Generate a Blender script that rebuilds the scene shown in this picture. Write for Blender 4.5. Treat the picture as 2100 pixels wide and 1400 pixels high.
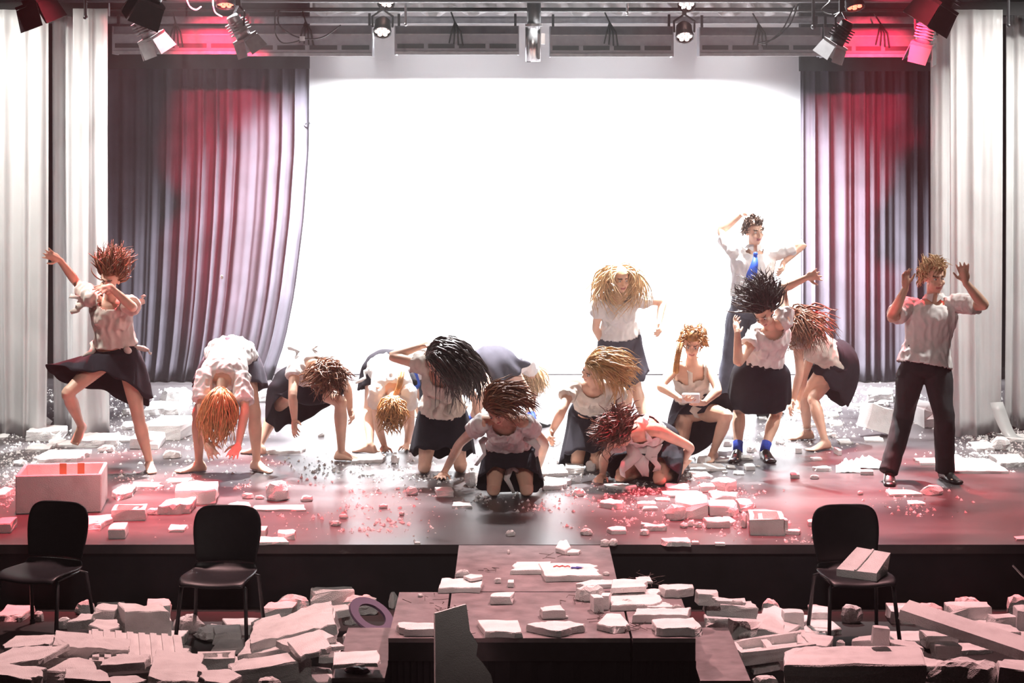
import bpy, bmesh, math, random
import numpy as np
from mathutils import Vector, Matrix, noise

for o in list(bpy.data.objects):
    bpy.data.objects.remove(o)
SC = bpy.context.scene
COL = SC.collection
PI = math.pi

# ------------------------------------------------------------------ camera
F = 3800.0            # focal length in pixels of the 2100 x 1400 frame
CX, HY, CZ = 1050.0, 250.0, 2.8   # principal column, horizon row, eye height over the stage
cam_d = bpy.data.cameras.new('camera')
cam = bpy.data.objects.new('camera', cam_d)
COL.objects.link(cam)
cam.location = (0, 0, CZ)
cam.rotation_euler = (PI / 2, 0, 0)
cam_d.sensor_width = 36
cam_d.lens = F * 36 / 2100
cam_d.shift_y = -(700 - HY) / 2100
cam_d.clip_end = 100
SC.camera = cam

# ------------------------------------------------------------------ world, exposure
w = bpy.data.worlds.new('world')
SC.world = w
w.use_nodes = True
w.node_tree.nodes['Background'].inputs[0].default_value = (0.75, 0.78, 1.0, 1)
w.node_tree.nodes['Background'].inputs[1].default_value = 0.03
# thin smoke in the air: it shows the beams of the red lamps
vs_ = w.node_tree.nodes.new('ShaderNodeVolumeScatter')
vs_.inputs['Density'].default_value = 0.0045
vs_.inputs['Anisotropy'].default_value = 0.3
w.node_tree.links.new(vs_.outputs[0], w.node_tree.nodes['World Output'].inputs['Volume'])
SC.view_settings.view_transform = 'Standard'
SC.view_settings.look = 'None'
SC.view_settings.gamma = 1
SC.view_settings.use_curve_mapping = False
SC.view_settings.exposure = 0.0
try:
    SC.cycles.use_denoising = True
    SC.cycles.max_bounces = 4
    SC.cycles.diffuse_bounces = 3
    SC.cycles.glossy_bounces = 3
    SC.cycles.transmission_bounces = 2
    SC.cycles.use_adaptive_sampling = True
    SC.cycles.adaptive_threshold = 0.1
    SC.cycles.adaptive_min_samples = 16
    SC.cycles.caustics_reflective = False
    SC.cycles.caustics_refractive = False
    SC.cycles.volume_bounces = 0
    SC.cycles.sample_clamp_indirect = 8
except Exception:
    pass


# ------------------------------------------------------------------ stage light
def spot(name, loc, target, power, color, angle, blend=0.3, radius=0.06):
    d = bpy.data.lights.new(name, 'SPOT')
    d.energy = power; d.color = color
    d.spot_size = math.radians(angle); d.spot_blend = blend
    d.shadow_soft_size = radius
    o = bpy.data.objects.new(name, d)
    COL.objects.link(o)
    o.location = loc
    o.rotation_euler = (Vector(target) - Vector(loc)).to_track_quat('-Z', 'Y').to_euler()
    return o


def area(name, loc, target, power, color, sx, sy, spread=180):
    d = bpy.data.lights.new(name, 'AREA')
    d.energy = power; d.color = color; d.shape = 'RECTANGLE'
    d.size = sx; d.size_y = sy; d.spread = math.radians(spread)
    o = bpy.data.objects.new(name, d)
    COL.objects.link(o)
    o.location = loc
    o.rotation_euler = (Vector(target) - Vector(loc)).to_track_quat('-Z', 'Y').to_euler()
    return o


# white back lights on the upstage bars, above the frame
for bx_, tx_, pw_ in ((-3.0, -2.5, 9500), (-1.2, -0.9, 8500), (0.7, 0.6, 8500), (2.4, 2.1, 8500)):
    spot('back_light', (bx_, 17.7, 6.2), (tx_, 15.8, 0.0), pw_, (1.0, 0.985, 0.98), 40, 0.55, 0.08)
for bx_ in (-2.4, 0.1, 2.3):
    spot('back_light', (bx_, 17.2, 6.2), (bx_ * .9, 13.5, 0.0), 2300, (1.0, 0.93, 0.93), 23, 0.8, 0.08)
# side light in both wings, slightly warm
spot('side_light', (-5.0, 14.6, 4.8), (-4.3, 16.1, 1.3), 1200, (1.0, 0.96, 0.90), 84, 0.7, 0.12)
spot('side_light', (5.2, 14.6, 4.8), (4.4, 16.1, 1.3), 1200, (1.0, 0.96, 0.91), 84, 0.7, 0.12)
# red pools on the stage floor
spot('red_wash', (-3.4, 17.0, 5.6), (-2.85, 14.75, 0.0), 5500, (1.0, 0.01, 0.04), 24, 0.5, 0.05)
spot('red_wash', (3.4, 17.0, 5.6), (3.0, 14.9, 0.0), 5500, (1.0, 0.01, 0.04), 24, 0.5, 0.05)
for bx_, pw_ in ((-3.3, 7000), (-1.7, 6400), (1.4, 7000), (3.0, 5000)):
    spot('red_wash', (bx_, 13.6, 6.2), (bx_, 13.3, 0.0), pw_, (1.0, 0.07, 0.10), 26, 0.8, 0.06)
# unseen spots added to streak the two grey curtains red, under the flood boxes
spot('red_wash', (-2.7, 14.6, 4.3), (-3.0, 19.9, 2.2), 6500, (1.0, 0.03, 0.09), 24, 1.0, 0.05).scale = (0.75, 1.7, 1)
spot('red_wash', (3.3, 14.6, 4.3), (3.75, 19.9, 2.2), 6500, (1.0, 0.03, 0.09), 22, 1.0, 0.05).scale = (0.75, 1.7, 1)
# pink top wash on the rubble and the catwalk, dim warm light from the front of house
spot('top_wash', (-1.9, 12.9, 6.2), (-1.6, 10.2, -0.3), 2100, (1.0, 0.57, 0.55), 56, 0.6, 0.12)
spot('top_wash', (2.0, 12.9, 6.2), (1.9, 10.2, -0.3), 2200, (1.0, 0.53, 0.53), 56, 0.6, 0.12)
spot('front_wash', (0.0, 5.0, 6.2), (0.0, 15.6, 1.5), 1000, (1.0, 0.86, 0.80), 62, 0.8, 0.25)


# ------------------------------------------------------------------ helpers
def PX(x, y, Y):
    return Vector(((x - CX) * Y / F, Y, CZ - (y - HY) * Y / F))


def gy(y, z=0.0):
    """distance of a point seen at row y that lies at height z"""
    return F * (CZ - z) / (y - HY)


def GP(x, y, z=0.0):
    return PX(x, y, gy(y, z))


def rnd(a, b):
    return random.uniform(a, b)


MATS = {}


def mat(name, color, rough=0.6, var=0.0, scale=8.0, bump=0.0, bscale=60.0, metal=0.0, spec=0.5, emis=None, estr=0.0, sss=0.0, transl=0.0):
    if name in MATS:
        return MATS[name]
    m = bpy.data.materials.new(name)
    m.use_nodes = True
    nt = m.node_tree
    b = nt.nodes['Principled BSDF']
    b.inputs['Base Color'].default_value = (*color, 1)
    b.inputs['Roughness'].default_value = rough
    b.inputs['Metallic'].default_value = metal
    b.inputs['Specular IOR Level'].default_value = spec
    if sss:
        b.inputs['Subsurface Weight'].default_value = sss
        b.inputs['Subsurface Radius'].default_value = (0.02, 0.008, 0.005)
    if emis:
        b.inputs['Emission Color'].default_value = (*emis, 1)
        b.inputs['Emission Strength'].default_value = estr
    tc = nt.nodes.new('ShaderNodeTexCoord')
    if var > 0:
        n = nt.nodes.new('ShaderNodeTexNoise')
        n.inputs['Scale'].default_value = scale
        n.inputs['Detail'].default_value = 5
        nt.links.new(tc.outputs['Object'], n.inputs['Vector'])
        r = nt.nodes.new('ShaderNodeValToRGB')
        r.color_ramp.elements[0].position = 0.3
        r.color_ramp.elements[1].position = 0.7
        r.color_ramp.elements[0].color = (*[max(0, c * (1 - var)) for c in color], 1)
        r.color_ramp.elements[1].color = (*[min(1, c * (1 + var)) for c in color], 1)
        nt.links.new(n.outputs['Fac'], r.inputs['Fac'])
        nt.links.new(r.outputs['Color'], b.inputs['Base Color'])
    if bump > 0:
        n2 = nt.nodes.new('ShaderNodeTexNoise')
        n2.inputs['Scale'].default_value = bscale
        n2.inputs['Detail'].default_value = 4
        nt.links.new(tc.outputs['Object'], n2.inputs['Vector'])
        bp = nt.nodes.new('ShaderNodeBump')
        bp.inputs['Strength'].default_value = bump
        bp.inputs['Distance'].default_value = 0.01
        nt.links.new(n2.outputs['Fac'], bp.inputs['Height'])
        nt.links.new(bp.outputs['Normal'], b.inputs['Normal'])
    if transl > 0:
        out = nt.nodes['Material Output']
        t = nt.nodes.new('ShaderNodeBsdfTranslucent')
        t.inputs['Color'].default_value = (*color, 1)
        mx = nt.nodes.new('ShaderNodeMixShader')
        mx.inputs[0].default_value = transl
        nt.links.new(b.outputs[0], mx.inputs[1])
        nt.links.new(t.outputs[0], mx.inputs[2])
        nt.links.new(mx.outputs[0], out.inputs['Surface'])
    MATS[name] = m
    return m


class MB:
    """collects vertices and faces, links them as one mesh object"""

    def __init__(s):
        s.v = []; s.f = []

    def add(s, vs, fs):
        o = len(s.v)
        s.v.extend([tuple(p) for p in vs])
        s.f.extend([tuple(i + o for i in f) for f in fs])

    def box(s, c, h, R=None):
        c = Vector(c)
        vs = []
        for z in (-1, 1):
            for x, y in ((-1, -1), (1, -1), (1, 1), (-1, 1)):
                p = Vector((x * h[0], y * h[1], z * h[2]))
                if R is not None:
                    p = R @ p
                vs.append(c + p)
        s.add(vs, [(3, 2, 1, 0), (4, 5, 6, 7), (0, 1, 5, 4), (1, 2, 6, 5), (2, 3, 7, 6), (3, 0, 4, 7)])

    def loft(s, rings, caps=True):
        """rings: list of lists of points (same count)"""
        n = len(rings[0])
        o = len(s.v)
        for r in rings:
            s.v.extend([tuple(p) for p in r])
        for k in range(len(rings) - 1):
            for i in range(n):
                j = (i + 1) % n
                s.f.append((o + k * n + i, o + k * n + j, o + (k + 1) * n + j, o + (k + 1) * n + i))
        if caps:
            s.f.append(tuple(o + i for i in reversed(range(n))))
            m = o + (len(rings) - 1) * n
            s.f.append(tuple(m + i for i in range(n)))

    def tube(s, pts, rad, n=8, flat=1.0, ref=None, round_ends=True):
        pts = [Vector(p) for p in pts]
        if not hasattr(rad, '__len__'):
            rad = [rad] * len(pts)
        rad = list(rad)
        if round_ends:
            d0 = (pts[0] - pts[1]).normalized(); d1 = (pts[-1] - pts[-2]).normalized()
            r0, r1 = rad[0], rad[-1]
            pts = [pts[0] + d0 * r0 * 0.95, pts[0] + d0 * r0 * 0.6] + pts + [pts[-1] + d1 * r1 * 0.6, pts[-1] + d1 * r1 * 0.95]
            rad = [r0 * 0.3, r0 * 0.78] + rad + [r1 * 0.78, r1 * 0.3]
        rings = []
        u = None
        for i, p in enumerate(pts):
            a = pts[max(i - 1, 0)]; b = pts[min(i + 1, len(pts) - 1)]
            t = (b - a)
            t = t.normalized() if t.length > 1e-9 else Vector((0, 0, 1))
            if u is None:
                r = Vector(ref) if ref is not None else (Vector((0, 0, 1)) if abs(t.z) < 0.9 else Vector((1, 0, 0)))
                u = (r - t * r.dot(t)).normalized()
            else:
                u = u - t * u.dot(t)
                u = u.normalized() if u.length > 1e-6 else t.orthogonal().normalized()
            v = t.cross(u)
            rings.append([p + u * (rad[i] * math.cos(2 * PI * k / n)) + v * (rad[i] * flat * math.sin(2 * PI * k / n)) for k in range(n)])
        s.loft(rings)

    def ball(s, c, ax, nu=12, nv=8):
        """ax: three vectors (semi axes) or a radius"""
        c = Vector(c)
        if not hasattr(ax, '__len__'):
            ax = (Vector((ax, 0, 0)), Vector((0, ax, 0)), Vector((0, 0, ax)))
        vs = [c - ax[2]]
        for j in range(1, nv):
            th = -PI / 2 + PI * j / nv
            for i in range(nu):
                ph = 2 * PI * i / nu
                vs.append(c + ax[0] * (math.cos(th) * math.cos(ph)) + ax[1] * (math.cos(th) * math.sin(ph)) + ax[2] * math.sin(th))
        vs.append(c + ax[2])
        fs = []
        for i in range(nu):
            fs.append((0, 1 + (i + 1) % nu, 1 + i))
        for j in range(nv - 2):
            for i in range(nu):
                a = 1 + j * nu + i; b = 1 + j * nu + (i + 1) % nu
                fs.append((a, b, b + nu, a + nu))
        top = len(vs) - 1
        o = 1 + (nv - 2) * nu
        for i in range(nu):
            fs.append((o + i, o + (i + 1) % nu, top))
        s.add(vs, fs)

    def cyl(s, a, b, r0, r1=None, n=16):
        a = Vector(a); b = Vector(b)
        s.tube([a, b], [r0, r0 if r1 is None else r1], n, round_ends=False)

    def mesh(s, name, base=(0, 0, 0)):
        me = bpy.data.meshes.new(name)
        bx, by, bz = base
        me.from_pydata([(p[0] - bx, p[1] - by, p[2] - bz) for p in s.v], [], s.f)
        me.update()
        return me

    def build(s, name, m, parent=None, base=None, smooth=False, loc=None):
        """parts: vertices are world positions; base is the world place of the parent"""
        if base is None:
            base = parent_base(parent) if parent is not None else Vector((0, 0, 0))
        me = s.mesh(name, base)
        return link(name, me, m, parent, smooth, loc)


def parent_base(p):
    b = Vector((0, 0, 0))
    while p is not None:
        b = b + Vector(p.location)
        p = p.parent
    return b


def link(name, me, m, parent=None, smooth=False, loc=None):
    me.materials.clear()
    for x in (m if isinstance(m, (list, tuple)) else [m]):
        me.materials.append(x)
    if smooth:
        me.polygons.foreach_set('use_smooth', [True] * len(me.polygons))
    o = bpy.data.objects.new(name, me)
    COL.objects.link(o)
    if parent is not None:
        o.parent = parent
    if loc is not None:
        o.location = loc
    return o


def tag(o, label=None, cat=None, group=None, kind=None):
    if label: o['label'] = label
    if cat: o['category'] = cat
    if group: o['group'] = group
    if kind: o['kind'] = kind
    return o


def thing(name, label, cat, loc, group=None, rz=0.0):
    o = bpy.data.objects.new(name, None)
    COL.objects.link(o)
    o.location = loc
    o.rotation_euler = (0, 0, rz)
    o.empty_display_size = 0.1
    return tag(o, label, cat, group)


def box_obj(name, m, lo, hi, parent=None, kind=None, label=None, cat=None):
    b = MB()
    lo = Vector(lo); hi = Vector(hi)
    b.box((lo + hi) / 2, (hi - lo) / 2)
    o = b.build(name, m, parent)
    return tag(o, label, cat, None, kind)


# ------------------------------------------------------------------ materials
def floor_mat():
    m = mat('stage_floor', (0.035, 0.032, 0.036), 0.36, 0, bump=0.0)
    nt = m.node_tree
    b = nt.nodes['Principled BSDF']
    tc = nt.nodes.new('ShaderNodeTexCoord')
    n = nt.nodes.new('ShaderNodeTexNoise'); n.inputs['Scale'].default_value = 1.3; n.inputs['Detail'].default_value = 9
    n.inputs['Roughness'].default_value = 0.65
    mp = nt.nodes.new('ShaderNodeMapping'); mp.inputs['Scale'].default_value = (0.6, 1.6, 1)
    nt.links.new(tc.outputs['Object'], mp.inputs[0]); nt.links.new(mp.outputs[0], n.inputs['Vector'])
    r = nt.nodes.new('ShaderNodeValToRGB')
    r.color_ramp.elements[0].position = 0.38; r.color_ramp.elements[0].color = (0.048, 0.042, 0.046, 1)
    r.color_ramp.elements[1].position = 0.75; r.color_ramp.elements[1].color = (0.125, 0.112, 0.116, 1)
    nt.links.new(n.outputs['Fac'], r.inputs['Fac'])
    n3 = nt.nodes.new('ShaderNodeTexNoise'); n3.inputs['Scale'].default_value = 5.0; n3.inputs['Detail'].default_value = 12; n3.inputs['Roughness'].default_value = 0.75
    mp3 = nt.nodes.new('ShaderNodeMapping'); mp3.inputs['Scale'].default_value = (0.35, 2.2, 1); mp3.inputs['Rotation'].default_value = (0, 0, 0.35)
    nt.links.new(tc.outputs['Object'], mp3.inputs[0]); nt.links.new(mp3.outputs[0], n3.inputs['Vector'])
    r3 = nt.nodes.new('ShaderNodeValToRGB')
    r3.color_ramp.elements[0].position = 0.60; r3.color_ramp.elements[0].color = (0, 0, 0, 1)
    r3.color_ramp.elements[1].position = 0.78; r3.color_ramp.elements[1].color = (1, 1, 1, 1)
    nt.links.new(n3.outputs['Fac'], r3.inputs['Fac'])
    mx3 = nt.nodes.new('ShaderNodeMixRGB'); mx3.inputs[2].default_value = (0.26, 0.24, 0.24, 1)
    nt.links.new(r3.outputs[0], mx3.inputs[0]); nt.links.new(r.outputs[0], mx3.inputs[1]); nt.links.new(mx3.outputs[0], b.inputs['Base Color'])
    rr = nt.nodes.new('ShaderNodeMapRange')
    rr.inputs['To Min'].default_value = 0.26; rr.inputs['To Max'].default_value = 0.42
    nt.links.new(n.outputs['Fac'], rr.inputs[0]); nt.links.new(rr.outputs[0], b.inputs['Roughness'])
    return m


def foam_mat():
    m = mat('foam', (0.86, 0.85, 0.84), 0.75)
    nt = m.node_tree
    b = nt.nodes['Principled BSDF']
    tc = nt.nodes.new('ShaderNodeTexCoord')
    v = nt.nodes.new('ShaderNodeTexVoronoi'); v.inputs['Scale'].default_value = 170
    nt.links.new(tc.outputs['Object'], v.inputs['Vector'])
    bp = nt.nodes.new('ShaderNodeBump'); bp.inputs['Strength'].default_value = 0.45; bp.inputs['Distance'].default_value = 0.006
    nt.links.new(v.outputs['Distance'], bp.inputs['Height']); nt.links.new(bp.outputs[0], b.inputs['Normal'])
    n = nt.nodes.new('ShaderNodeTexNoise'); n.inputs['Scale'].default_value = 7; n.inputs['Detail'].default_value = 6
    nt.links.new(tc.outputs['Object'], n.inputs['Vector'])
    r = nt.nodes.new('ShaderNodeValToRGB')
    r.color_ramp.elements[0].position = 0.25; r.color_ramp.elements[0].color = (0.70, 0.68, 0.67, 1)
    r.color_ramp.elements[1].position = 0.55; r.color_ramp.elements[1].color = (0.88, 0.87, 0.86, 1)
    nt.links.new(n.outputs['Fac'], r.inputs['Fac']); nt.links.new(r.outputs[0], b.inputs['Base Color'])
    return m


M_FLOOR = floor_mat()
M_FOAM = foam_mat()
M_BLACK = mat('black_paint', (0.012, 0.012, 0.014), 0.7, 0.2, 4)
M_DRAPE = mat('black_drape', (0.010, 0.010, 0.013), 0.9, 0.3, 6)
M_HALL = mat('hall_floor', (0.010, 0.008, 0.008), 0.7, 0.4, 3)
M_DECK = mat('deck_ply', (0.20, 0.165, 0.17), 0.6, 0.35, 9, 0.15, 40)
M_CYC = mat('white_cyc', (0.86, 0.86, 0.87), 0.9)
M_GREYCUR = mat('grey_velour', (0.045, 0.040, 0.053), 0.95, 0.25, 3, 0.2, 150)
M_SHEET = mat('white_sheeting', (0.80, 0.80, 0.80), 0.35, 0.08, 3, 0.25, 14, transl=0.35)
M_STEEL = mat('grey_steel', (0.32, 0.32, 0.34), 0.45, 0.15, 20, metal=0.3)
M_FLOODM = mat('flood_grey', (0.26, 0.26, 0.29), 0.5, 0.12, 12)
M_DARKM = mat('dark_metal', (0.02, 0.02, 0.023), 0.45, 0.2, 20)
M_SILVER = mat('silver_metal', (0.75, 0.75, 0.76), 0.28, metal=0.9)
M_CABLE = mat('black_cable', (0.02, 0.02, 0.02), 0.5)
M_CHAIR = mat('chair_plastic', (0.010, 0.010, 0.013), 0.42, 0.2, 30, 0.1, 300)

# ------------------------------------------------------------------ room
HALL_Z = -0.42
EDGE_Y = 12.28
box_obj('floor', M_HALL, (-8, -2, HALL_Z - 0.1), (8, 22, HALL_Z), kind='structure')
box_obj('floor_stage', M_FLOOR, (-6.5, EDGE_Y, -0.06), (6.5, 21.2, 0.0), kind='structure')
box_obj('wall_stage_front', M_DRAPE, (-6.5, EDGE_Y + 0.03, HALL_Z), (6.5, EDGE_Y + 0.06, -0.06), kind='structure')
box_obj('wall_back', M_BLACK, (-6.7, 21.2, HALL_Z), (6.7, 21.4, 6.6), kind='structure')
box_obj('wall_left', M_BLACK, (-6.7, -2, HALL_Z), (-6.5, 21.2, 6.6), kind='structure')
box_obj('wall_right', M_BLACK, (6.5, -2, HALL_Z), (6.7, 21.2, 6.6), kind='structure')
box_obj('ceiling', M_BLACK, (-6.7, -2, 6.5), (6.7, 21.4, 6.6), kind='structure')


# ------------------------------------------------------------------ catwalk decks
def deck(name, label, x0, x1, y0, y1, z, seed=0):
    t = thing(name, label, 'platform', ((x0 + x1) / 2, (y0 + y1) / 2, HALL_Z))
    b = MB(); b.box(((x0 + x1) / 2, (y0 + y1) / 2, z - 0.012), ((x1 - x0) / 2 - 0.003, (y1 - y0) / 2 - 0.003, 0.012))
    b.build('top_board', M_DECK, t)
    b = MB()
    for (a0, a1, c0, c1) in ((x0, x1, y0, y0 + .03), (x0, x1, y1 - .03, y1), (x0, x0 + .03, y0 + .03, y1 - .03), (x1 - .03, x1, y0 + .03, y1 - .03)):
        b.box(((a0 + a1) / 2, (c0 + c1) / 2, z - 0.074), ((a1 - a0) / 2 - .004, (c1 - c0) / 2, 0.05))
    b.build('frame', M_DARKM, t)
    # gathered black skirt hung round the frame
    b = MB(); rows = []
    per = []
    n = 26
    for i in range(n + 1): per.append((x0 + (x1 - x0) * i / n, y0, 0, -1))
    for i in range(1, n + 1): per.append((x1, y0 + (y1 - y0) * i / n, 1, 0))
    for i in range(1, n + 1): per.append((x1 - (x1 - x0) * i / n, y1, 0, 1))
    for i in range(1, n): per.append((x0, y1 - (y1 - y0) * i / n, -1, 0))
    for zz in (z - 0.125, HALL_Z + 0.004):
        rows.append([Vector((px - nx * 0.012 + nx * 0.007 * math.sin(i * 2.1 + seed), py - ny * 0.012 + ny * 0.007 * math.sin(i * 2.1 + seed), zz)) for i, (px, py, nx, ny) in enumerate(per)])
    b.loft(rows, caps=False)
    b.build('skirt', M_DRAPE, t)
    for lx, ly in ((x0 + .06, y0 + .06), (x1 - .06, y0 + .06), (x0 + .06, y1 - .06), (x1 - .06, y1 - .06)):
        b = MB(); b.cyl((lx, ly, HALL_Z), (lx, ly, z - .1), 0.022, n=10)
        b.build('leg', M_STEEL, t)
    return t


deck('catwalk_deck', 'dusty brown catwalk deck joined to the middle of the stage edge', -0.355, 0.645, 11.06, EDGE_Y - 0.005, -0.002, 1)
deck('catwalk_deck', 'wide dusty deck at the near end of the catwalk', -0.362, 0.645, 10.06, 11.05, -0.002, 2)
deck('catwalk_deck', 'narrow dusty deck left of the near catwalk end', -0.675, -0.370, 10.06, 11.05, -0.002, 3)
deck('catwalk_deck', 'narrow deck under the slab pile right of the catwalk end', 0.652, 1.000, 10.06, 11.05, -0.002, 4)
deck('side_step', 'low brown step left of the catwalk holding one lifted slab', -0.975, -0.684, 10.0, 11.0, -0.2, 5)
deck('side_step', 'low brown step right of the catwalk beside the grooved foam tray', 1.008, 1.285, 9.95, 11.0, -0.2, 6)


# ------------------------------------------------------------------ drapes and cloth
def hang(name, m, x0, x1, Y, ztop, zbot, label, folds, amp, seed, edge_l=None, edge_r=None, cat='curtain', group=None, nz=26, nx=None, flare=0.0, hem=0.0):
    rs = random.Random(seed)
    ph = [rs.uniform(0, 6.28) for _ in range(6)]
    nx = nx or int(max(40, folds * 12))
    b = MB()
    for iz in range(nz + 1):
        tz = iz / nz
        z = ztop + (zbot - ztop) * tz
        l = edge_l(z) if edge_l else x0
        r = edge_r(z) if edge_r else x1
        for ix in range(nx + 1):
            u = ix / nx
            uu = u + 0.012 * math.sin(u * 17 + ph[0]) + 0.01 * math.sin(u * 9 + ph[3])
            q = uu * folds * 2 * PI
            k = 0.55 + 0.45 * math.sin(u * 7.3 + ph[1]) * math.cos(u * 3.1 + ph[2])
            wv = math.sin(q + ph[4] + 0.8 * math.sin(q * 0.31 + ph[5])) + 0.35 * math.sin(2.3 * q + ph[2])
            a = amp * k * (0.75 + 0.5 * tz)
            x = l + (r - l) * u + 0.35 * a * math.cos(q * 0.9 + ph[3])
            y = Y + a * wv + flare * tz ** 3 * math.sin(u * 5 + ph[0])
            zz = z + (hem * math.sin(u * 11 + ph[2]) * tz ** 6)
            b.v.append((x, y, max(zz, 0.004)))
    for iz in range(nz):
        for ix in range(nx):
            o = iz * (nx + 1) + ix
            b.f.append((o, o + nx + 1, o + nx + 2, o + 1))
    ob = b.build(name, m, smooth=True)
    sd = ob.modifiers.new('thickness', 'SOLIDIFY'); sd.thickness = 0.004
    return tag(ob, label, cat, group)


def xe(px, Y):
    return (px - CX) * Y / F


CYC_Y, CUR_Y, SH_Y = 20.5, 19.95, 16.6
hang('cyclorama_cloth', M_CYC, xe(540, CYC_Y), xe(1720, CYC_Y), CYC_Y, 4.9, 0.01, 'huge blazing white backdrop cloth filling the middle of the stage', 9, 0.006, 3, cat='backdrop', nx=120)


def swept(Y):
    pts = [(-1000, 634), (300, 633), (450, 622), (600, 603), (700, 583), (780, 556), (900, 540)]

    def f(z):
        py = HY + (CZ - z) * F / Y
        for (a, xa), (c, xc) in zip(pts, pts[1:]):
            if a <= py <= c:
                t = (py - a) / (c - a)
                return xe(xa + (xc - xa) * t, Y)
        return xe(540, Y)
    return f


hang('stage_curtain', M_GREYCUR, xe(205, CUR_Y), 0, CUR_Y, 4.6, 0.012, 'dark grey velour curtain left of the white backdrop, edge swept aside', 13, 0.055, 11, edge_r=swept(CUR_Y), nx=220)
hang('stage_curtain', M_GREYCUR, xe(1640, CUR_Y), xe(1990, CUR_Y), CUR_Y, 4.6, 0.012, 'dark grey velour curtain right of the white backdrop', 12, 0.05, 23, nx=200)
hang('curtain_border', M_DRAPE, xe(190, 19.6), xe(636, 19.6), 19.6, 4.7, CZ + (HY - 141) * 19.6 / F, 'black valance border across the top of the left grey curtain', 5, 0.012, 5, nz=6, cat='border')
hang('curtain_border', M_DRAPE, xe(1638, 19.6), xe(1990, 19.6), 19.6, 4.7, CZ + (HY - 146) * 19.6 / F, 'black valance border across the top of the right grey curtain', 5, 0.012, 6, nz=6, cat='border')

ZT = 3.80
for (a, c, Y, fl, am, sd, lab, hm) in (
        (-60, 98, 16.5, 4, 0.035, 31, 'white sheeting strip at the far left edge of the stage', 0.02),
        (106, 182, 16.75, 2.6, 0.030, 32, 'white sheeting strip behind the raised arm of the leaping dancer', 0.03),
        (150, 222, 16.35, 2.2, 0.025, 33, 'white sheeting strip touching the left grey curtain', 0.03),
        (1908, 1962, 17.4, 2.0, 0.03, 34, 'narrow white sheeting strip touching the right grey curtain', 0.02),
        (1948, 2056, 16.5, 3.2, 0.03, 35, 'broad white sheeting strip behind the raised right hand of the blond man', 0.03),
        (2062, 2170, 16.9, 3.0, 0.035, 36, 'white sheeting strip cut by the right picture edge', 0.02)):
    hang('sheet_drape', M_SHEET, xe(a, Y), xe(c, Y), Y, ZT, 0.0, lab, fl, am, sd, flare=0.10, hem=hm)
# cloth tail of the broad strip trailing forward over the floor
b = MB(); rows = []
for i in range(9):
    t = i / 8
    c0 = GP(2040, 868, 0.0); c1 = GP(2078, 872, 0.0)
    p = Vector((xe(2044 + 32 * t, 16.45), 16.45 - 0.02 * i, 0.30 * (1 - t) ** 2 + 0.006))
    rows.append([p + Vector((-0.06, 0, 0.0)), p + Vector((0.05, -0.02, 0.01 * math.sin(i))), p + Vector((0.05, -0.02, 0.014 + 0.01 * math.sin(i))), p + Vector((-0.06, 0, 0.004))])
b.loft(rows)
tag(b.build('sheet_scrap', M_SHEET, smooth=True), 'torn white sheet tail trailing on the floor below the right drapes', 'cloth scrap')


# ------------------------------------------------------------------ rig
def pipe(name, x0, x1, py, Y, r, m, label, cat='pipe', box=None):
    z = CZ + (HY - py) * Y / F
    b = MB()
    if box:
        b.box(((xe(x0, Y) + xe(x1, Y)) / 2, Y, z), ((xe(x1, Y) - xe(x0, Y)) / 2, box[0], box[1]))
    else:
        b.cyl((xe(x0, Y), Y, z), (xe(x1, Y), Y, z), r, n=12)
    return tag(b.build(name, m, smooth=False), label, cat)


pipe('lighting_rail', -400, 2500, 41, 18.9, 0.03, M_STEEL, 'long flat grey steel rail above the flood boxes', 'rail', box=(0.02, 0.036))
pipe('lighting_rail', -400, 2500, 20, 18.6, 0.022, M_DARKM, 'dark round pipe right above the flat grey rail', 'rail')
pipe('lighting_rail', -600, 2700, -1, 17.2, 0.03, M_DARKM, 'thick black pipe at the top edge of the frame', 'rail')
pipe('lighting_rail', -400, 224, 20, 16.6, 0.03, M_DARKM, 'black pipe carrying the left white drapes', 'rail', box=(0.03, 0.06))
pipe('lighting_rail', 1905, 2500, 18, 16.6, 0.03, M_DARKM, 'black pipe carrying the right white drapes', 'rail', box=(0.03, 0.06))
for (yy, lab) in ((14.05, 'black pipe above the frame carrying the black lamps'), (16.47, 'black pipe above the frame carrying the barn-door lamps'), (16.9, 'black pipe above the frame carrying the glowing red lamps'), (18.26, 'black pipe above the frame carrying the paired red lamps')):
    b = MB(); b.cyl((-5.5, yy, 4.14), (5.5, yy, 4.14), .028, n=10)
    tag(b.build('lighting_rail', M_DARKM), lab, 'rail')
# crumpled pale cloth bunched over the backdrop bar
b = MB(); rs = random.Random(4); rows = []
nx = 150
for iz in range(5):
    for ix in range(nx + 1):
        u = ix / nx
        x = xe(640, 20.0) + (xe(1640, 20.0) - xe(640, 20.0)) * u
        sag = 0.05 * abs(math.sin(u * 31)) + 0.03 * math.sin(u * 83)
        b.v.append((x, 20.0 + 0.05 * math.sin(u * 150 + iz), 4.00 + 0.10 * (iz / 4) * 1.6 - sag * (1 - iz / 4)))
for iz in range(4):
    for ix in range(nx):
        o = iz * (nx + 1) + ix
        b.f.append((o, o + 1, o + nx + 2, o + nx + 1))
ob = b.build('gathered_cloth', M_SHEET, smooth=True); ob.modifiers.new('t', 'SOLIDIFY').thickness = 0.004
tag(ob, 'crumpled pale cloth gathered along the bar above the backdrop', 'cloth')

FL_Y = 18.55


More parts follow.
